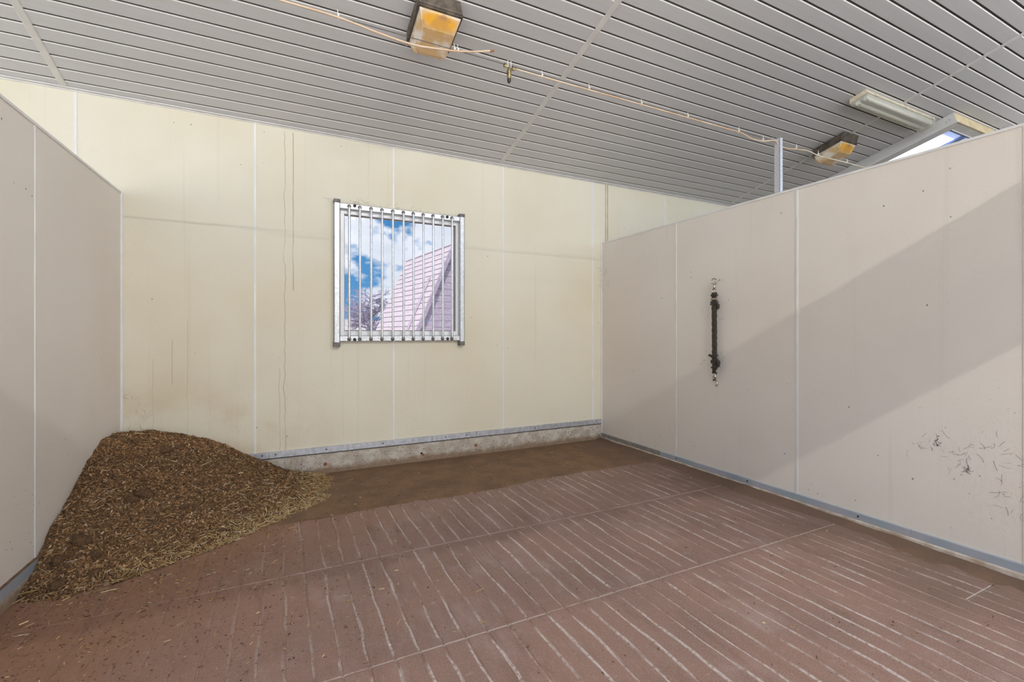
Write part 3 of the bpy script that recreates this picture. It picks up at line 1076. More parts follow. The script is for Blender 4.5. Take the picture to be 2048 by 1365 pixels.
# hollow diffuser shell
pr_o = [(-hw, -0.046), (-hw + 0.010, -0.085), (-hw + 0.025, -0.096), (hw - 0.025, -0.096), (hw - 0.010, -0.085), (hw, -0.046)]
mb = MB()
n = len(pr_o)
e = hl - 0.004
vs_ = [(-e, a, b_) for (a, b_) in pr_o] + [(e, a, b_) for (a, b_) in pr_o]
fs = [(i, i + 1, n + i + 1, n + i) for i in range(n - 1)] + [tuple(range(n)), tuple(range(n, 2 * n))]
mb.add(vs_, fs)
df = mb.build('diffuser', M['diffuser'], fr)
df.modifiers.new('shell', 'SOLIDIFY').thickness = 0.002
for yy in (-0.034, 0.034):
    t = MB().tube([(-0.585, yy, -0.064), (0.585, yy, -0.064)], 0.017, 14).build('tube', M['tube_white'], fr, smooth=True)
    for sx in (-1, 1):
        MB().box((sx * 0.585 - 0.018, yy - 0.017, -0.082), (sx * 0.585 + 0.018, yy + 0.017, -0.042)).build('lampholder', M['pvc'], t, bevel=0.003)
for sx in (-0.50, 0.05, 0.58):
    for sy in (-1, 1):
        MB().box((sx - 0.014, sy * (hw + 0.008) - 0.004, -0.056), (sx + 0.014, sy * (hw + 0.008) + 0.004, -0.028)).build('clip', M['cream_plastic'], fr, bevel=0.002)



def lit_batten(name_label, loc, watts, rods):
    r = empty('fluorescent_batten', loc)
    tag(r, name_label, 'lamp')
    MB().prism([(-0.05, 0.03), (-0.035, 0.07), (0.035, 0.07), (0.05, 0.03), (0.05, 0.012), (-0.05, 0.012)], 'x', -0.66, 0.66).build('base_tray', M['cream_plastic'], r, bevel=0.003)
    MB().tube([(-0.60, 0, -0.012), (0.60, 0, -0.012)], 0.0135, 12).build('tube', M['tube_white'], r, smooth=True)
    for sx in (-0.615, 0.615):
        MB().box((sx - 0.016, -0.02, -0.032), (sx + 0.016, 0.02, 0.014)).build('lampholder', M['pvc'], r, bevel=0.003)
        if rods:
            MB().tube([(sx * 0.8, 0, 0.068), (sx * 0.8, 0, rods)], 0.004, 6).build('hanging_rod', M['wire'], r)
    ld = bpy.data.lights.new('tube_light', 'AREA')
    ld.shape = 'RECTANGLE'
    ld.size = 1.2
    ld.size_y = 0.03
    ld.energy = watts
    ld.color = (1.0, 0.94, 0.84)
    lo = bpy.data.objects.new('tube_light', ld)
    COL.objects.link(lo)
    lo.parent = r
    lo.location = (0, 0.02, -0.03)
    lo.rotation_euler = (math.radians(62), 0, 0)
    return r


lit_batten('lit fluorescent batten hanging on rods over the aisle', (1.15, -2.8, 4.06), 37, zceil(-2.8) - 4.06)
lit_batten('lit fluorescent batten fixed under the aisle ceiling', (2.9, -2.8, zceil(-2.8) - 0.085), 21, 0)

# ---- posts and the misting line strung across the stall
WY, WZ = 2.258, 2.698


def line_post(x, label):
    r = empty('line_post', (x, WY, ZP))
    tag(r, label, 'post', 'misting line posts')
    MB().box((0.0, -0.022, 0.0), (0.004, 0.022, 0.415)).build('angle_face', M['zinc'], r, bevel=0.001)
    MB().box((0.0, -0.022, 0.0), (0.034, -0.018, 0.415)).build('angle_flange', M['zinc'], r, bevel=0.001)
    MB().tube([(-0.004, 0.004, 0.388), (0.006, 0.004, 0.388)], 0.006, 8).build('bolt_hole_ring', M['screw'], r)
    return r


line_post(3.352, 'short galvanised angle post standing on the right partition')
line_post(-1.16, 'short galvanised angle post standing on the left partition')
line_post(7.81, 'short galvanised angle post standing on the far partition')

wi = MB().tube([(-1.155, WY, WZ + 0.004), (1.0, WY, WZ + 0.004), (3.356, WY, WZ + 0.004)], 0.0018, 6).build('support_wire', M['wire'])
tag(wi, 'thin dark taut steel wire running under the ceiling', 'wire')


def smooth_path(pts, k=6):
    pts = [Vector(p) for p in pts]
    P_ = [pts[0]] + pts + [pts[-1]]
    out = []
    for i in range(1, len(P_) - 2):
        for j in range(k):
            t = j / k
            a, b_, c, d = P_[i - 1], P_[i], P_[i + 1], P_[i + 2]
            out.append(0.5 * ((2 * b_) + (c - a) * t + (2 * a - 5 * b_ + 4 * c - d) * t * t + (3 * b_ - a - 3 * c + d) * t ** 3))
    out.append(pts[-1])
    return out


def mist_tube(pts, mat, label, ties, r=0.0045):
    root = MB().tube(smooth_path(pts), r, 8).build('misting_tube', mat, smooth=True)
    tag(root, label, 'tube')
    for (tx, tz) in ties:
        mb = MB().torus((tx, WY, tz), (1, 0, 0), 0.008, 0.0018, 10, 5)
        mb.tube([(tx, WY - 0.004, tz + 0.006), (tx - 0.004, WY - 0.008, tz + 0.032)], 0.0018, 5)
        mb.box((tx - 0.004, WY - 0.010, tz + 0.004), (tx + 0.004, WY - 0.002, tz + 0.012))
        mb.build('zip_tie', M['tie'], root)
    return root


def wp(x, z, dy=0.0):
    return (x, WY - 0.006 + dy, z)


t1 = mist_tube([wp(-1.15, 2.700), wp(-0.5, 2.700), wp(0.0, 2.699), wp(0.224, 2.696), wp(0.402, 2.676), wp(0.56, 2.666), wp(0.676, 2.677),
                wp(0.794, 2.695), wp(0.896, 2.720), wp(0.985, 2.748)],
               M['mist'], 'yellowed misting tube with loose cut end below the near lamp', [(0.225, 2.698), (0.785, 2.696), (0.803, 2.698)], 0.0052)
MB().tube([wp(0.980, 2.746), wp(1.002, 2.7535)], 0.0060, 8).build('tube_end', M['rust'], t1)
t2 = mist_tube([wp(1.135, 2.688), wp(1.5, 2.688), wp(2.2, 2.690), wp(2.75, 2.690), wp(2.93, 2.690), wp(3.06, 2.668), wp(3.18, 2.672), wp(3.27, 2.694),
                wp(3.325, 2.702), wp(3.343, 2.690), wp(3.36, 2.676)],
               M['mist'], 'long misting tube from brass nozzle to the right post', [(1.30, 2.690), (1.62, 2.692), (2.02, 2.692), (2.42, 2.692), (2.92, 2.692), (3.185, 2.678)], 0.0042)
t3 = mist_tube([wp(3.36, 2.676), wp(3.46, 2.668), wp(3.60, 2.685), wp(3.72, 2.694), wp(3.84, 2.682), wp(3.95, 2.680), wp(4.15, 2.685), wp(4.47, 2.688), wp(6.0, 2.688), wp(7.81, 2.69)],
               M['mist_pale'], 'wavy misting tube continuing beyond the right post', [(3.58, 2.690), (3.86, 2.688), (4.26, 2.69)], 0.0042)

nz = empty('misting_nozzle', (1.093, WY - 0.006, 2.690))
tag(nz, 'small brass misting nozzle hanging from the wire', 'nozzle')
MB().tube([(-0.030, 0, 0.003), (-0.018, 0, 0.002)], 0.0105, 6).build('hex_nut', M['brass'], nz)
MB().tube([(0.018, 0, -0.002), (0.032, 0, -0.003)], 0.0105, 6).build('hex_nut', M['brass'], nz)
MB().tube([(-0.020, 0, 0.002), (0.020, 0, -0.002)], 0.0065, 10).build('tee_body', M['reflector'], nz, smooth=True)
MB().tube([(0, 0, 0.0), (0, 0, -0.018), (0, 0, -0.022), (0, 0, -0.055), (0, 0, -0.060), (0, 0, -0.066)],
          [0.008, 0.009, 0.0125, 0.012, 0.0095, 0.009], 12).build('nozzle_body', M['brass'], nz)
MB().tube([(0, 0, -0.064), (0, 0, -0.078), (0, 0, -0.086)], [0.0105, 0.010, 0.006], 12).build('nozzle_tip', simple('dark_tip', (0.06, 0.045, 0.03), 0.4, 0.6), nz)
for sx in (-0.009, 0.010):
    MB().tube([(sx, -0.004, -0.004), (sx - 0.002, -0.008, 0.030)], 0.0018, 5).build('zip_tie', M['tie'], nz)

# ---- strap hanging on the right partition
SY = 2.79
stp = empty('hanging_strap', (XR, SY, 0.795))
tag(stp, 'dark braided tie strap with metal snaps hanging on the right partition', 'strap')


def sp_(dx, y, z):
    return (dx, y - SY, z - 0.795)


so = -0.045
MB().tube([sp_(0.0, SY - 0.02, 1.707), sp_(-0.02, SY - 0.02, 1.707), sp_(-0.036, SY - 0.01, 1.707)], 0.006, 8).build('wall_hook', M['chrome'], stp, smooth=True)
MB().torus(sp_(so, SY + 0.004, 1.695), (1, 0.15, 0), 0.024, 0.0055, 18, 8).build('ring', M['chrome'], stp, smooth=True)
mb = MB().tube([sp_(so, SY, 1.675), sp_(so, SY, 1.650), sp_(so, SY, 1.625)], [0.013, 0.010, 0.015], 10)
mb.tube([sp_(so, SY - 0.012, 1.665), sp_(so - 0.004, SY - 0.020, 1.645)], 0.004, 6)
mb.build('snap_hook', M['chrome'], stp, smooth=True)
MB().torus(sp_(so, SY, 1.612), (1, 0, 0), 0.021, 0.005, 16, 8).build('swivel_eye', M['chrome'], stp, smooth=True)
# braided body: lightly twisted flat bar
n_ = 44
vs_, fs = [], []
for i in range(n_ + 1):
    z = 1.598 - (1.598 - 0.905) * i / n_
    wv = 0.0015 * math.sin(i * 2.1)
    w_ = 0.0245 + 0.0018 * math.sin(i * 1.6) - 0.002 * (i / n_)
    for (a, b_) in ((-1, -0.5), (-0.4, -1), (0.4, -1), (1, -0.5), (1, 0.5), (0.4, 1), (-0.4, 1), (-1, 0.5)):
        vs_.append(sp_(so + b_ * 0.009 + wv, SY + a * w_ - 0.004 * (i / n_), z))
for i in range(n_):
    for q in range(8):
        fs.append((i * 8 + q, i * 8 + (q + 1) % 8, (i + 1) * 8 + (q + 1) % 8, (i + 1) * 8 + q))
fs += [tuple(range(8)), tuple(range(n_ * 8, n_ * 8 + 8))]
MB().add(vs_, fs).build('strap_body', M['leather'], stp)
for z, w_, h_ in ((1.575, 0.029, 0.014), (1.515, 0.031, 0.018), (1.497, 0.033, 0.012), (1.06, 0.031, 0.014), (1.005, 0.028, 0.03), (0.955, 0.027, 0.012)):
    MB().box(sp_(so - 0.014, SY - w_, z - h_ / 2), sp_(so + 0.014, SY + w_, z + h_ / 2)).build('keeper_loop', M['leather'], stp, bevel=0.003)
MB().box(sp_(so - 0.016, SY - 0.026, 1.535), sp_(so + 0.012, SY + 0.026, 1.552)).build('buckle', simple('tarnished_buckle', (0.42, 0.34, 0.27), 0.4, 0.8), stp, bevel=0.003)
MB().tube([sp_(so, SY - 0.02, 1.500), sp_(so - 0.006, SY - 0.045, 1.490), sp_(so, SY - 0.040, 1.462), sp_(so, SY - 0.028, 1.455)], [0.010, 0.013, 0.010, 0.005], 8) \
    .build('strap_tail', M['leather'], stp, smooth=True)
MB().tube([sp_(so, SY + 0.02, 1.045), sp_(so - 0.004, SY + 0.045, 1.062), sp_(so, SY + 0.058, 1.055)], [0.009, 0.010, 0.006], 8).build('strap_tail', M['leather'], stp, smooth=True)
MB().tube([sp_(so, SY - 0.02, 1.03), sp_(so - 0.005, SY - 0.05, 1.005), sp_(so, SY - 0.04, 0.97), sp_(so, SY - 0.02, 0.965)], [0.010, 0.014, 0.012, 0.006], 8) \
    .build('strap_tail', M['leather'], stp, smooth=True)
MB().torus(sp_(so, SY - 0.004, 0.925), (1, 0, 0), 0.022, 0.005, 16, 8).build('ring', M['chrome'], stp, smooth=True)
mb = MB().tube([sp_(so, SY - 0.006, 0.905), sp_(so, SY - 0.008, 0.880), sp_(so, SY - 0.008, 0.845)], [0.016, 0.011, 0.013], 10)
mb.tube([sp_(so, SY + 0.010, 0.885), sp_(so, SY + 0.012, 0.86), sp_(so, SY + 0.008, 0.838)], 0.005, 8)
mb.build('snap_hook', M['chrome'], stp, smooth=True)
MB().tube([sp_(so, SY - 0.010, 0.85), sp_(so, SY - 0.026, 0.835), sp_(so, SY - 0.032, 0.812), sp_(so, SY - 0.022, 0.798), sp_(so, SY - 0.012, 0.81)], 0.0055, 8) \
    .build('snap_gate', M['chrome'], stp, smooth=True)

# ---- heap of bedding in the left back corner
PX0, PY0 = -1.125, YB + 0.0
foot = [(0.345, 4.417), (0.345, 4.025), (0.245, 3.70), (0.075, 3.52), (-0.13, 3.395), (-0.31, 3.244), (-0.49, 3.125), (-0.63, 3.04), (-0.76, 2.965), (-0.92, 2.94), (-1.13, 2.96)]
fa = np.array([math.atan2(PY0 - y, x - PX0) for x, y in foot])
frd = np.array([math.hypot(PY0 - y, x - PX0) for x, y in foot])
pb_t = [0, 0.13, 0.287, 0.448, 0.594, 0.748, 0.86, 0.94, 1.0, 1.3]
pb_h = [0.50, 0.492, 0.44, 0.35, 0.235, 0.105, 0.050, 0.022, 0.0, -0.05]
pl_t = [0, 0.12, 0.26, 0.42, 0.58, 0.72, 0.86, 0.93, 1.0, 1.3]
pl_h = [0.50, 0.532, 0.532, 0.43, 0.325, 0.235, 0.115, 0.045, 0.0, -0.05]


def heap_z(x, y):
    th = np.arctan2(PY0 - y, x - PX0)
    r = np.hypot(PY0 - y, x - PX0)
    rf = np.interp(th, fa, frd)
    rf = rf * (1 + 0.05 * (fbm(th * 9, r * 0 + 3.3, 5, 3) - 0.5))
    t = r / rf
    w = np.clip(th / (math.pi / 2), 0, 1)
    h = np.interp(t, pb_t, pb_h) * (1 - w) + np.interp(t, pl_t, pl_h) * w
    bul = np.sin(np.clip(t, 0, 1) * math.pi) * np.sin(2 * np.clip(th, 0, math.pi / 2)) * 0.045
    lump = (fbm(x * 7, y * 7, 11, 4) - 0.5) * 0.055 + (fbm(x * 30, y * 30, 17, 3) - 0.5) * 0.022
    env = np.clip((1.02 - t) * 5, 0, 1)
    return h + bul + lump * env


def grid_obj(name, x0, x1, y0, y1, st, fz, mat, parent=None, cull=None, wallx=None):
    nx = int(round((x1 - x0) / st)) + 1
    ny = int(round((y1 - y0) / st)) + 1
    xs = np.linspace(x0, x1, nx)
    ys = np.linspace(y0, y1, ny)
    Xg, Yg = np.meshgrid(xs, ys)
    if wallx is not None:
        Xg = np.maximum(Xg, wallx(Yg))
    Z = fz(Xg, Yg)
    vs_ = np.stack([Xg, Yg, Z], -1).reshape(-1, 3)
    idx = np.arange(nx * ny).reshape(ny, nx)
    q = np.stack([idx[:-1, :-1], idx[:-1, 1:], idx[1:, 1:], idx[1:, :-1]], -1).reshape(-1, 4)
    if cull is not None:
        keep = (Z.reshape(-1)[q] > cull).any(1)
        q = q[keep]
        used = np.unique(q)
        rem = -np.ones(nx * ny, int)
        rem[used] = np.arange(len(used))
        vs_ = vs_[used]
        q = rem[q]
    me = bpy.data.meshes.new(name)
    me.from_pydata(vs_.tolist(), [], q.tolist())
    me.materials.append(mat)
    me.polygons.foreach_set('use_smooth', [True] * len(me.polygons))
    o = bpy.data.objects.new(name, me)
    COL.objects.link(o)
    if parent:
        o.parent = parent
    return o


hp = empty('bedding_heap', (0, 0, 0))
tag(hp, 'brown heap of soiled wood shavings and straw in the corner', 'heap')
grid_obj('heap_body', -1.125, 0.42, 2.88, 4.415, 0.011, heap_z, M['heap'], hp, cull=-0.012, wallx=lambda y: XL - (YB - y) * math.tan(abs(LA)) + 0.001)


def scatter(name, pts, nrm, size, colfn, parent, mat, straw=False, lift=0.002):
    """many small slivers in one mesh with a colour per sliver"""
    n = len(pts)
    ang = rng.random(n) * 2 * np.pi
    tx = np.stack([np.cos(ang), np.sin(ang), np.zeros(n)], -1)
    tx = tx - nrm * (tx * nrm).sum(1, keepdims=True)
    tx /= np.linalg.norm(tx, axis=1, keepdims=True)
    tx = tx + nrm * (rng.normal(0, 0.28 if not straw else 0.13, (n, 1)))
    tx /= np.linalg.norm(tx, axis=1, keepdims=True)
    ty = np.cross(nrm, tx)
    ty /= np.linalg.norm(ty, axis=1, keepdims=True)
    tz = np.cross(tx, ty)
    tw = rng.normal(0, 0.5, (n, 1))
    ty = ty * np.cos(tw) + tz * np.sin(tw)
    tz = np.cross(tx, ty)
    l = size[0] * np.exp(rng.normal(0, 0.45, (n, 1)))
    w = size[1] * np.exp(rng.normal(0, 0.35, (n, 1)))
    c = pts + nrm * (lift + (l * np.abs((tx * nrm).sum(1, keepdims=True))) * 0.6)
    if straw:
        vv = np.stack([c - tx * l - ty * w, c - tx * l + ty * w, c - tx * l + tz * w * 1.6,
                       c + tx * l - ty * w, c + tx * l + ty * w, c + tx * l + tz * w * 1.6], 1)
        ff = np.array([(0, 1, 4, 3), (1, 2, 5, 4), (2, 0, 3, 5)])
        k_ = 6
    else:
        cup = tz * w * 0.5
        vv = np.stack([c - tx * l - ty * w * 0.7, c + tx * l * 0.9 - ty * w, c + tx * l + ty * w * 0.8 + cup, c - tx * l * 0.8 + ty * w + cup], 1)
        ff = np.array([(0, 1, 2), (0, 2, 3)])
        k_ = 4
    vs_ = vv.reshape(-1, 3)
    fs = (ff[None] + (np.arange(n) * k_)[:, None, None])
    me = bpy.data.meshes.new(name)
    me.from_pydata(vs_.tolist(), [], fs.reshape(-1, ff.shape[1]).tolist())
    me.materials.append(mat)
    col = colfn(n)
    ca = me.color_attributes.new('Col', 'FLOAT_COLOR', 'POINT')
    ca.data.foreach_set('color', np.repeat(np.concatenate([col, np.ones((n, 1))], 1), k_, 0).astype(np.float32).ravel())
    o = bpy.data.objects.new(name, me)
    COL.objects.link(o)
    if parent:
        o.parent = parent
    o['kind'] = 'stuff'
    return o


def heap_pts(n, dens):
    out = []
    while sum(len(a) for a in out) < n:
        x = rng.uniform(-1.11, 0.40, n * 2)
        y = rng.uniform(2.88, 4.405, n * 2)
        z = heap_z(x, y)
        k_ = (z > -0.003) & (rng.random(n * 2) < dens(x, y, z))
        out.append(np.stack([x, y, np.maximum(z, 0.0)], -1)[k_])
    p = np.concatenate(out)[:n]
    e_ = 0.012
    dzx = (heap_z(p[:, 0] + e_, p[:, 1]) - heap_z(p[:, 0] - e_, p[:, 1])) / (2 * e_)
    dzy = (heap_z(p[:, 0], p[:, 1] + e_) - heap_z(p[:, 0], p[:, 1] - e_)) / (2 * e_)
    nr = np.stack([-dzx, -dzy, np.ones(len(p))], -1)
    nr /= np.linalg.norm(nr, axis=1, keepdims=True)
    return p, nr


def chip_cols(n):
    pal = np.array([(0.10, 0.052, 0.022), (0.17, 0.090, 0.040), (0.26, 0.145, 0.065), (0.36, 0.22, 0.11), (0.05, 0.028, 0.014), (0.46, 0.35, 0.22), (0.22, 0.10, 0.04)])
    pr_ = np.array([0.26, 0.26, 0.18, 0.08, 0.14, 0.03, 0.05])
    i = rng.choice(len(pal), n, p=pr_ / pr_.sum())
    return pal[i] * rng.uniform(1.15, 1.95, (n, 1))


def straw_cols(n):
    pal = np.array([(0.60, 0.42, 0.19), (0.48, 0.31, 0.12), (0.74, 0.58, 0.33), (0.32, 0.19, 0.08), (0.82, 0.72, 0.54)])
    i = rng.choice(len(pal), n, p=[0.3, 0.26, 0.2, 0.16, 0.08])
    return pal[i] * rng.uniform(0.8, 1.15, (n, 1))


p_, n_r = heap_pts(60000, lambda x, y, z: np.ones_like(x))
scatter('wood_shavings', p_, n_r, (0.0050, 0.0021), chip_cols, hp, M['chips'])
# straw gathers at the foot, mostly to the right and front
p_, n_r = heap_pts(3400, lambda x, y, z: np.clip(0.012 + 0.99 * np.exp(-np.maximum(z, 0) / 0.045) * np.clip((x + 1.0) / 0.9, 0.12, 1), 0, 1))
scatter('straw', p_, n_r, (0.015, 0.0011), straw_cols, hp, M['straw'], straw=True, lift=0.004)
p_, n_r = heap_pts(260, lambda x, y, z: np.ones_like(x))
scatter('pale_straw', p_, n_r, (0.013, 0.0010), lambda n: np.array([(0.66, 0.58, 0.46)]) * rng.uniform(0.6, 1.2, (n, 1)), hp, M['straw'], straw=True, lift=0.004)


def clod(x, y, r, sq=0.6, seed=0):
    mb = MB()
    rs = np.random.default_rng(seed)
    vs_, fs = [], []
    nu, nv = 14, 9
    ph = rs.random(6) * 6
    for j in range(nv + 1):
        b_ = math.pi * j / nv
        for i in range(nu):
            a = 2 * math.pi * i / nu
            rr = r * (1 + 0.16 * math.sin(3 * a + ph[0]) * math.sin(b_) + 0.10 * math.sin(5 * a + ph[1] + 2 * b_) + 0.08 * math.sin(7 * b_ + ph[2]))
            vs_.append((rr * math.sin(b_) * math.cos(a), rr * math.sin(b_) * math.sin(a) * 0.8, rr * math.cos(b_) * sq))
    for j in range(nv):
        for i in range(nu):
            fs.append((j * nu + i, j * nu + (i + 1) % nu, (j + 1) * nu + (i + 1) % nu, (j + 1) * nu + i))
    mb.add(vs_, fs)
    z = float(heap_z(np.array([x]), np.array([y]))[0])
    o = mb.build('dung_clod', M['clod'], hp, smooth=True, loc=(x, y, z - r * 0.10))
    o.rotation_euler = (0.3, -0.2, rs.random() * 6)
    return o


for q, (x, y, r) in enumerate(((-0.90, 4.02, 0.042), (-0.74, 3.95, 0.050), (-0.66, 4.0, 0.036), (-0.50, 4.1, 0.034), (-1.05, 4.1, 0.030), (-0.76, 3.52, 0.055),
                               (-0.80, 3.46, 0.036), (-0.55, 3.45, 0.03), (-0.96, 3.20, 0.050), (-0.88, 3.14, 0.036), (-1.02, 3.12, 0.04), (-0.86, 3.03, 0.032), (-0.98, 2.99, 0.04), (-0.34, 3.32, 0.026))):
    clod(x, y, r, seed=q)

# ---- thin dirt layer along the back wall and right partition
def dirt_z(x, y):
    edge = 3.43 + (fbm(x * 1.3, y * 0 + 1.0, 31, 4) - 0.5) * 0.22 - 0.05 * np.clip((x - 2.2), 0, 2) ** 2 * 0.4
    hb = np.clip((y - edge) / 0.12, -1, 1) * 0.008 + 0.004 * (fbm(x * 9, y * 9, 41, 4) - 0.5)
    d = XR - x
    ht = 0.036 * np.clip((y - 0.4) / 1.8, 0, 1)
    hr = ht * np.clip(1 - d / (0.04 + 0.22 * fbm(y * 3.0, y * 0 + 2, 51, 4)), -0.6, 1) + 0.012 * (fbm(x * 8, y * 8, 61, 4) - 0.5)
    return np.maximum(hb, hr - 0.001)


di = grid_obj('dirt_layer', -1.10, XR - 0.012, 0.35, 4.415, 0.018, dirt_z, M['dirt'], None, cull=-0.002)
tag(di, 'thin packed brown dirt along the back wall and right partition', 'dirt', kind='stuff')

# ---- crumbs of bedding strewn over the floor
n = 5200
x = np.concatenate([rng.uniform(-1.05, 3.2, 1300), -1.1 + np.abs(rng.normal(0, 0.75, 2900)), rng.uniform(-0.2, 3.3, 1000)])
y = np.concatenate([rng.uniform(0.7, 4.3, 1300), rng.uniform(1.9, 3.4, 2900), rng.uniform(3.4, 4.35, 1000)])
k_ = (heap_z(x, y) < 0.0) & (x < 3.28) & (x > -1.08)
x, y = x[k_], y[k_]
z = np.maximum(dirt_z(x, y), 0.0)
cr = scatter('bedding_crumbs', np.stack([x, y, z], -1), np.tile([[0, 0, 1.0]], (len(x), 1)), (0.0042, 0.0018), chip_cols, None, M['chips'], lift=0.001)
tag(cr, 'loose crumbs of shavings strewn over the stall floor', 'crumbs', kind='stuff')
x = np.concatenate([rng.uniform(-1.0, 0.9, 150), rng.uniform(-1.05, 0.1, 260), rng.uniform(0.2, 3.2, 60)])
y = np.concatenate([rng.uniform(1.8, 3.4, 150), rng.uniform(2.55, 3.35, 260), rng.uniform(0.9, 4.2, 60)])
k_ = heap_z(x, y) < 0.0
x, y = x[k_], y[k_]
z = np.maximum(dirt_z(x, y), 0.0)
ls_ = scatter('loose_straw', np.stack([x, y, z], -1), np.tile([[0, 0, 1.0]], (len(x), 1)), (0.009, 0.0012), straw_cols, None, M['straw'], straw=True, lift=0.002)
tag(ls_, 'scattered pale straw bits lying on the floor mats', 'straw', kind='stuff')

# ---- hairs and cobweb strands caught on the walls
def strands(name, label, cat, gens, mat=None):
    mb = MB()
    for (c, u, v, n_off, su, sv, cnt, ln, th) in gens:
        c, u, v = Vector(c), Vector(u), Vector(v)
        nn = u.cross(v).normalized() * n_off
        for i in range(cnt):
            a = random.gauss(0, su)
            b_ = random.gauss(0, sv)
            d = random.random() * 6.28
            p = c + u * a + v * b_ + nn
            pts = [p]
            bend = random.gauss(0, 0.25)
            L_ = ln * random.uniform(0.4, 1.5)
            for s_ in range(5):
                d += bend
                p = p + (u * math.cos(d) + v * math.sin(d)) * L_ / 5
                pts.append(p)
            mb.tube(pts, th * random.uniform(0.7, 1.3), 4)
    o = mb.build(name, mat or M['hair'])
    tag(o, label, cat, kind='stuff')
    return o


X_, Y_, Z_ = (1, 0, 0), (0, 1, 0), (0, 0, 1)
strands('horse_hairs', 'dark hairs and scuffs stuck low on the right partition', 'hair',
        [((XR - 0.001, 1.35, 0.62), Y_, Z_, 0.0, 0.06, 0.05, 14, 0.035, 0.00045), ((XR - 0.001, 1.22, 0.55), Y_, Z_, 0.0, 0.06, 0.05, 16, 0.035, 0.00045),
         ((XR - 0.001, 1.05, 0.62), Y_, Z_, 0.0, 0.06, 0.08, 16, 0.04, 0.00045), ((XR - 0.001, 1.0, 0.35), Y_, Z_, 0.0, 0.05, 0.06, 12, 0.035, 0.00045),
         ((XR - 0.001, 1.17, 0.50), Y_, Z_, 0.0, 0.008, 0.012, 10, 0.02, 0.001), ((XR - 0.001, 1.30, 0.63), Y_, Z_, 0.0, 0.010, 0.012, 10, 0.02, 0.001)])
strands('strap_hairs', 'fine dark hairs clinging around the hanging strap', 'hair',
        [((XR - 0.002, 2.80, 1.50), Y_, Z_, 0.0, 0.06, 0.12, 16, 0.035, 0.00045), ((XR - 0.002, 2.80, 1.02), Y_, Z_, 0.0, 0.08, 0.05, 18, 0.035, 0.00045),
         ((XR - 0.002, 2.80, 1.28), Y_, Z_, 0.0, 0.05, 0.10, 10, 0.03, 0.00045)])
strands('window_cobwebs', 'dusty cobweb strands along the top of the window grille', 'cobweb',
        [((0.60, 4.405, 2.43), X_, Z_, 0.0, 0.10, 0.018, 26, 0.045, 0.00045), ((1.05, 4.405, 2.425), X_, Z_, 0.0, 0.22, 0.012, 24, 0.035, 0.00045),
         ((1.50, 4.405, 2.425), X_, Z_, 0.0, 0.06, 0.015, 10, 0.035, 0.00045)])
strands('corner_hairs', 'dark hairs sticking out at the right back corner', 'hair',
        [((XR - 0.02, 4.39, 2.02), X_, Z_, 0.0, 0.04, 0.05, 10, 0.05, 0.0005), ((XR - 0.006, 4.33, 1.93), Y_, Z_, 0.0, 0.05, 0.07, 10, 0.05, 0.0005),
         ((XR - 0.02, 4.39, 1.80), X_, Z_, 0.0, 0.03, 0.04, 9, 0.05, 0.0005)])
strands('heap_corner_hairs', 'dark hairs on the wall above the bedding heap', 'hair',
        [((-0.98, YB - 0.004, 0.60), X_, Z_, 0.0, 0.05, 0.04, 12, 0.04, 0.00045), ((-1.0, YB - 0.004, 0.76), X_, Z_, 0.0, 0.04, 0.02, 6, 0.04, 0.00045)])

# ================================================================== OUTSIDE THE WINDOW
# ---- steep A-frame house
R1 = Vector((5.188, 15.281, 4.285))
R2 = Vector((4.768, 18.891, 4.285))
dd = (R2 - R1).normalized()
ee = Vector((-dd.y, dd.x, 0))
if ee.x > 0:
    ee = -ee
R2 = R1 + dd * 4.2
SLP = 1.22 / 2.74
H = 4.285 + 0.06
af = empty('steep_roof_house', (R1.x, R1.y, -0.06))
tag(af, 'pale steep roofed A-frame house seen through the window', 'house')
base = Vector((R1.x, R1.y, -0.06))


def A(along, out, z):
    p = R1 + dd * along + ee * out
    return Vector((p.x, p.y, z)) - base


# gable boards (near end), clipped to the triangle
nb_ = 20
for i in range(nb_):
    z0 = -0.06 + H * i / nb_
    z1 = -0.06 + H * (i + 1) / nb_ - 0.012
    w0 = (4.285 - z0) * SLP
    w1_ = max((4.285 - z1) * SLP, 0.0)
    MB().add([A(-0.06, w0, z0), A(-0.06, -w0, z0), A(-0.06, -w1_, z1), A(-0.06, w1_, z1), A(-0.01, w0, z0), A(-0.01, -w0, z0), A(-0.01, -w1_, z1), A(-0.01, w1_, z1)],
             [(0, 1, 2, 3), (7, 6, 5, 4), (0, 4, 5, 1), (1, 5, 6, 2), (2, 6, 7, 3), (3, 7, 4, 0)]).build('gable_board', M['gable'], af)
# overlapping roof courses on both slopes
nc = 22
for sgn in (1, -1):
    for i in range(nc):
        za = 4.285 - H * i / nc
        zb = 4.285 - H * (i + 1) / nc - 0.02
        oa = (4.285 - za) * SLP
        ob = (4.285 - zb) * SLP + 0.022
        q = [A(-0.12, sgn * oa, za), A(4.32, sgn * oa, za), A(4.32, sgn * ob, zb), A(-0.12, sgn * ob, zb)]
        q2 = [p + ee * sgn * 0.016 for p in q]
        MB().add(q + q2, [(0, 1, 2, 3), (7, 6, 5, 4), (0, 4, 5, 1), (1, 5, 6, 2), (2, 6, 7, 3), (3, 7, 4, 0)]).build('roof_course', M['roofboard'], af)
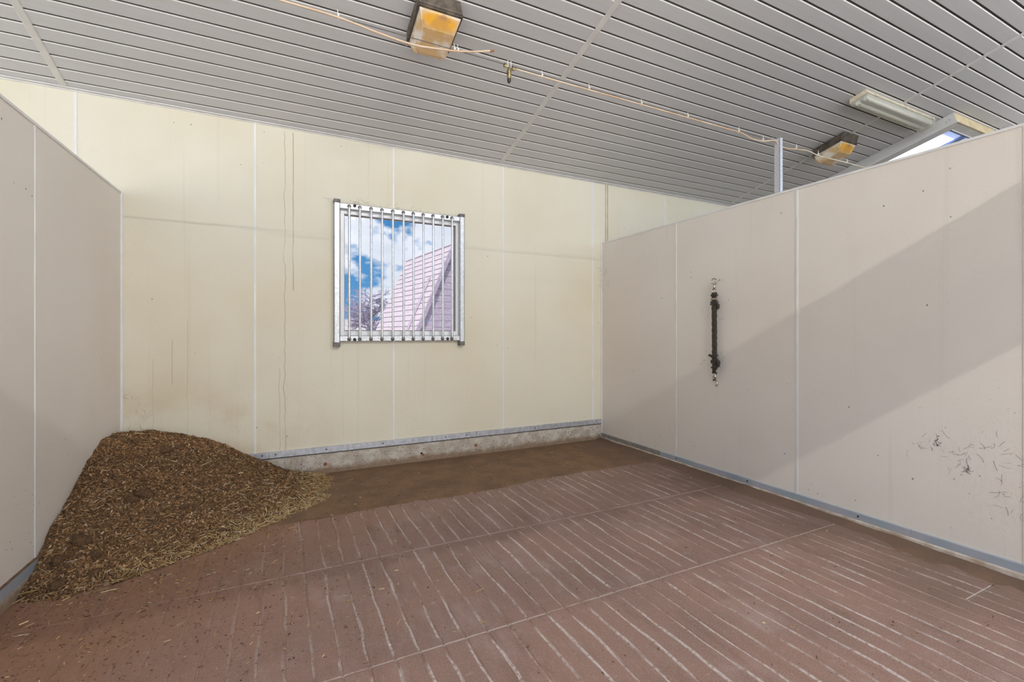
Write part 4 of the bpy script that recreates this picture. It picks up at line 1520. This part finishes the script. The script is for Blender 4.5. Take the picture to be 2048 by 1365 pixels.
# rake boards along the near gable edge and a ridge cap
for sgn in (1, -1):
    a = [A(-0.16, sgn * 0.0, 4.32), A(-0.16, sgn * (H * SLP), -0.03), A(-0.16, sgn * (H * SLP - 0.14), -0.03), A(-0.16, 0, 4.02)]
    b_ = [p + dd * 0.05 for p in a]
    MB().add(a + b_, [(0, 1, 2, 3), (7, 6, 5, 4), (0, 4, 5, 1), (1, 5, 6, 2), (2, 6, 7, 3), (3, 7, 4, 0)]).build('rake_board', M['gable'], af)
MB().tube([A(-0.15, 0, 4.30), A(4.34, 0, 4.30)], 0.045, 8).build('ridge_cap', M['roofboard'], af)
# narrow darker band running down the slope
a = [A(0.55, (4.285 - z) * SLP + 0.05, z) for z in (3.2, 0.9)]
MB().tube(a, 0.06, 6).build('roof_band', M['gable'], af)

# ---- small tree
tb = Vector((3.311, 20.668, -0.06))
tre = empty('yard_tree', tb)
tag(tre, 'pale bare twigged tree standing in the yard outside the window', 'tree')
trunk = MB()
trunk.tube([(0, 0, 0), (0.02, 0, 0.8), (0.0, 0.02, 1.7), (0.03, 0, 2.4), (0.05, 0, 3.0)], [0.12, 0.10, 0.08, 0.05, 0.02], 8)
trunk.build('trunk', M['bark'], tre, smooth=True)
rt = random.Random(3)
tw = MB()


def branch(p, d, L_, r, dep):
    q = p + d * L_
    tw.tube([p, p + d * L_ * 0.5 + Vector((rt.gauss(0, 0.03), rt.gauss(0, 0.03), 0.02)) * L_, q], [r, r * 0.8, r * 0.55], 3, caps=False)
    if dep == 0:
        return
    for i in range(4 if dep > 1 else 5):
        t = rt.uniform(0.35, 1.0)
        nd = (d + Vector((rt.gauss(0, 0.55), rt.gauss(0, 0.55), rt.gauss(0.12, 0.45)))).normalized()
        branch(p + d * L_ * t, nd, L_ * rt.uniform(0.45, 0.7), r * 0.55, dep - 1)


for i in range(46):
    z = rt.uniform(1.35, 2.95)
    a = rt.random() * 6.28
    el = rt.uniform(0.05, 0.6)
    sp_r = 0.62 * (1 - ((z - 1.9) / 1.9) ** 2 * 0.8)
    branch(Vector((0.02, 0, z)), Vector((math.cos(a), math.sin(a), el)).normalized(), sp_r, 0.034, 3)
tc_ = tw.build('twigs', M['bark'], tre)
tc_['kind'] = 'stuff'

# ---- rail fence
fe = empty('board_fence', (2.0, 23.5, -0.06), (0, 0, math.radians(-12)))
tag(fe, 'low weathered board fence behind the tree outside', 'fence')
for i in range(9):
    MB().box((-2.0 + i * 1.2, 0, 0), (-1.9 + i * 1.2, 0.1, 1.95)).build('fence_post', M['fence'], fe)
for i in range(8):
    MB().box((-2.1, -0.03, 0.15 + i * 0.225), (7.9, 0.0, 0.15 + i * 0.225 + 0.19)).build('fence_board', M['fence'], fe)
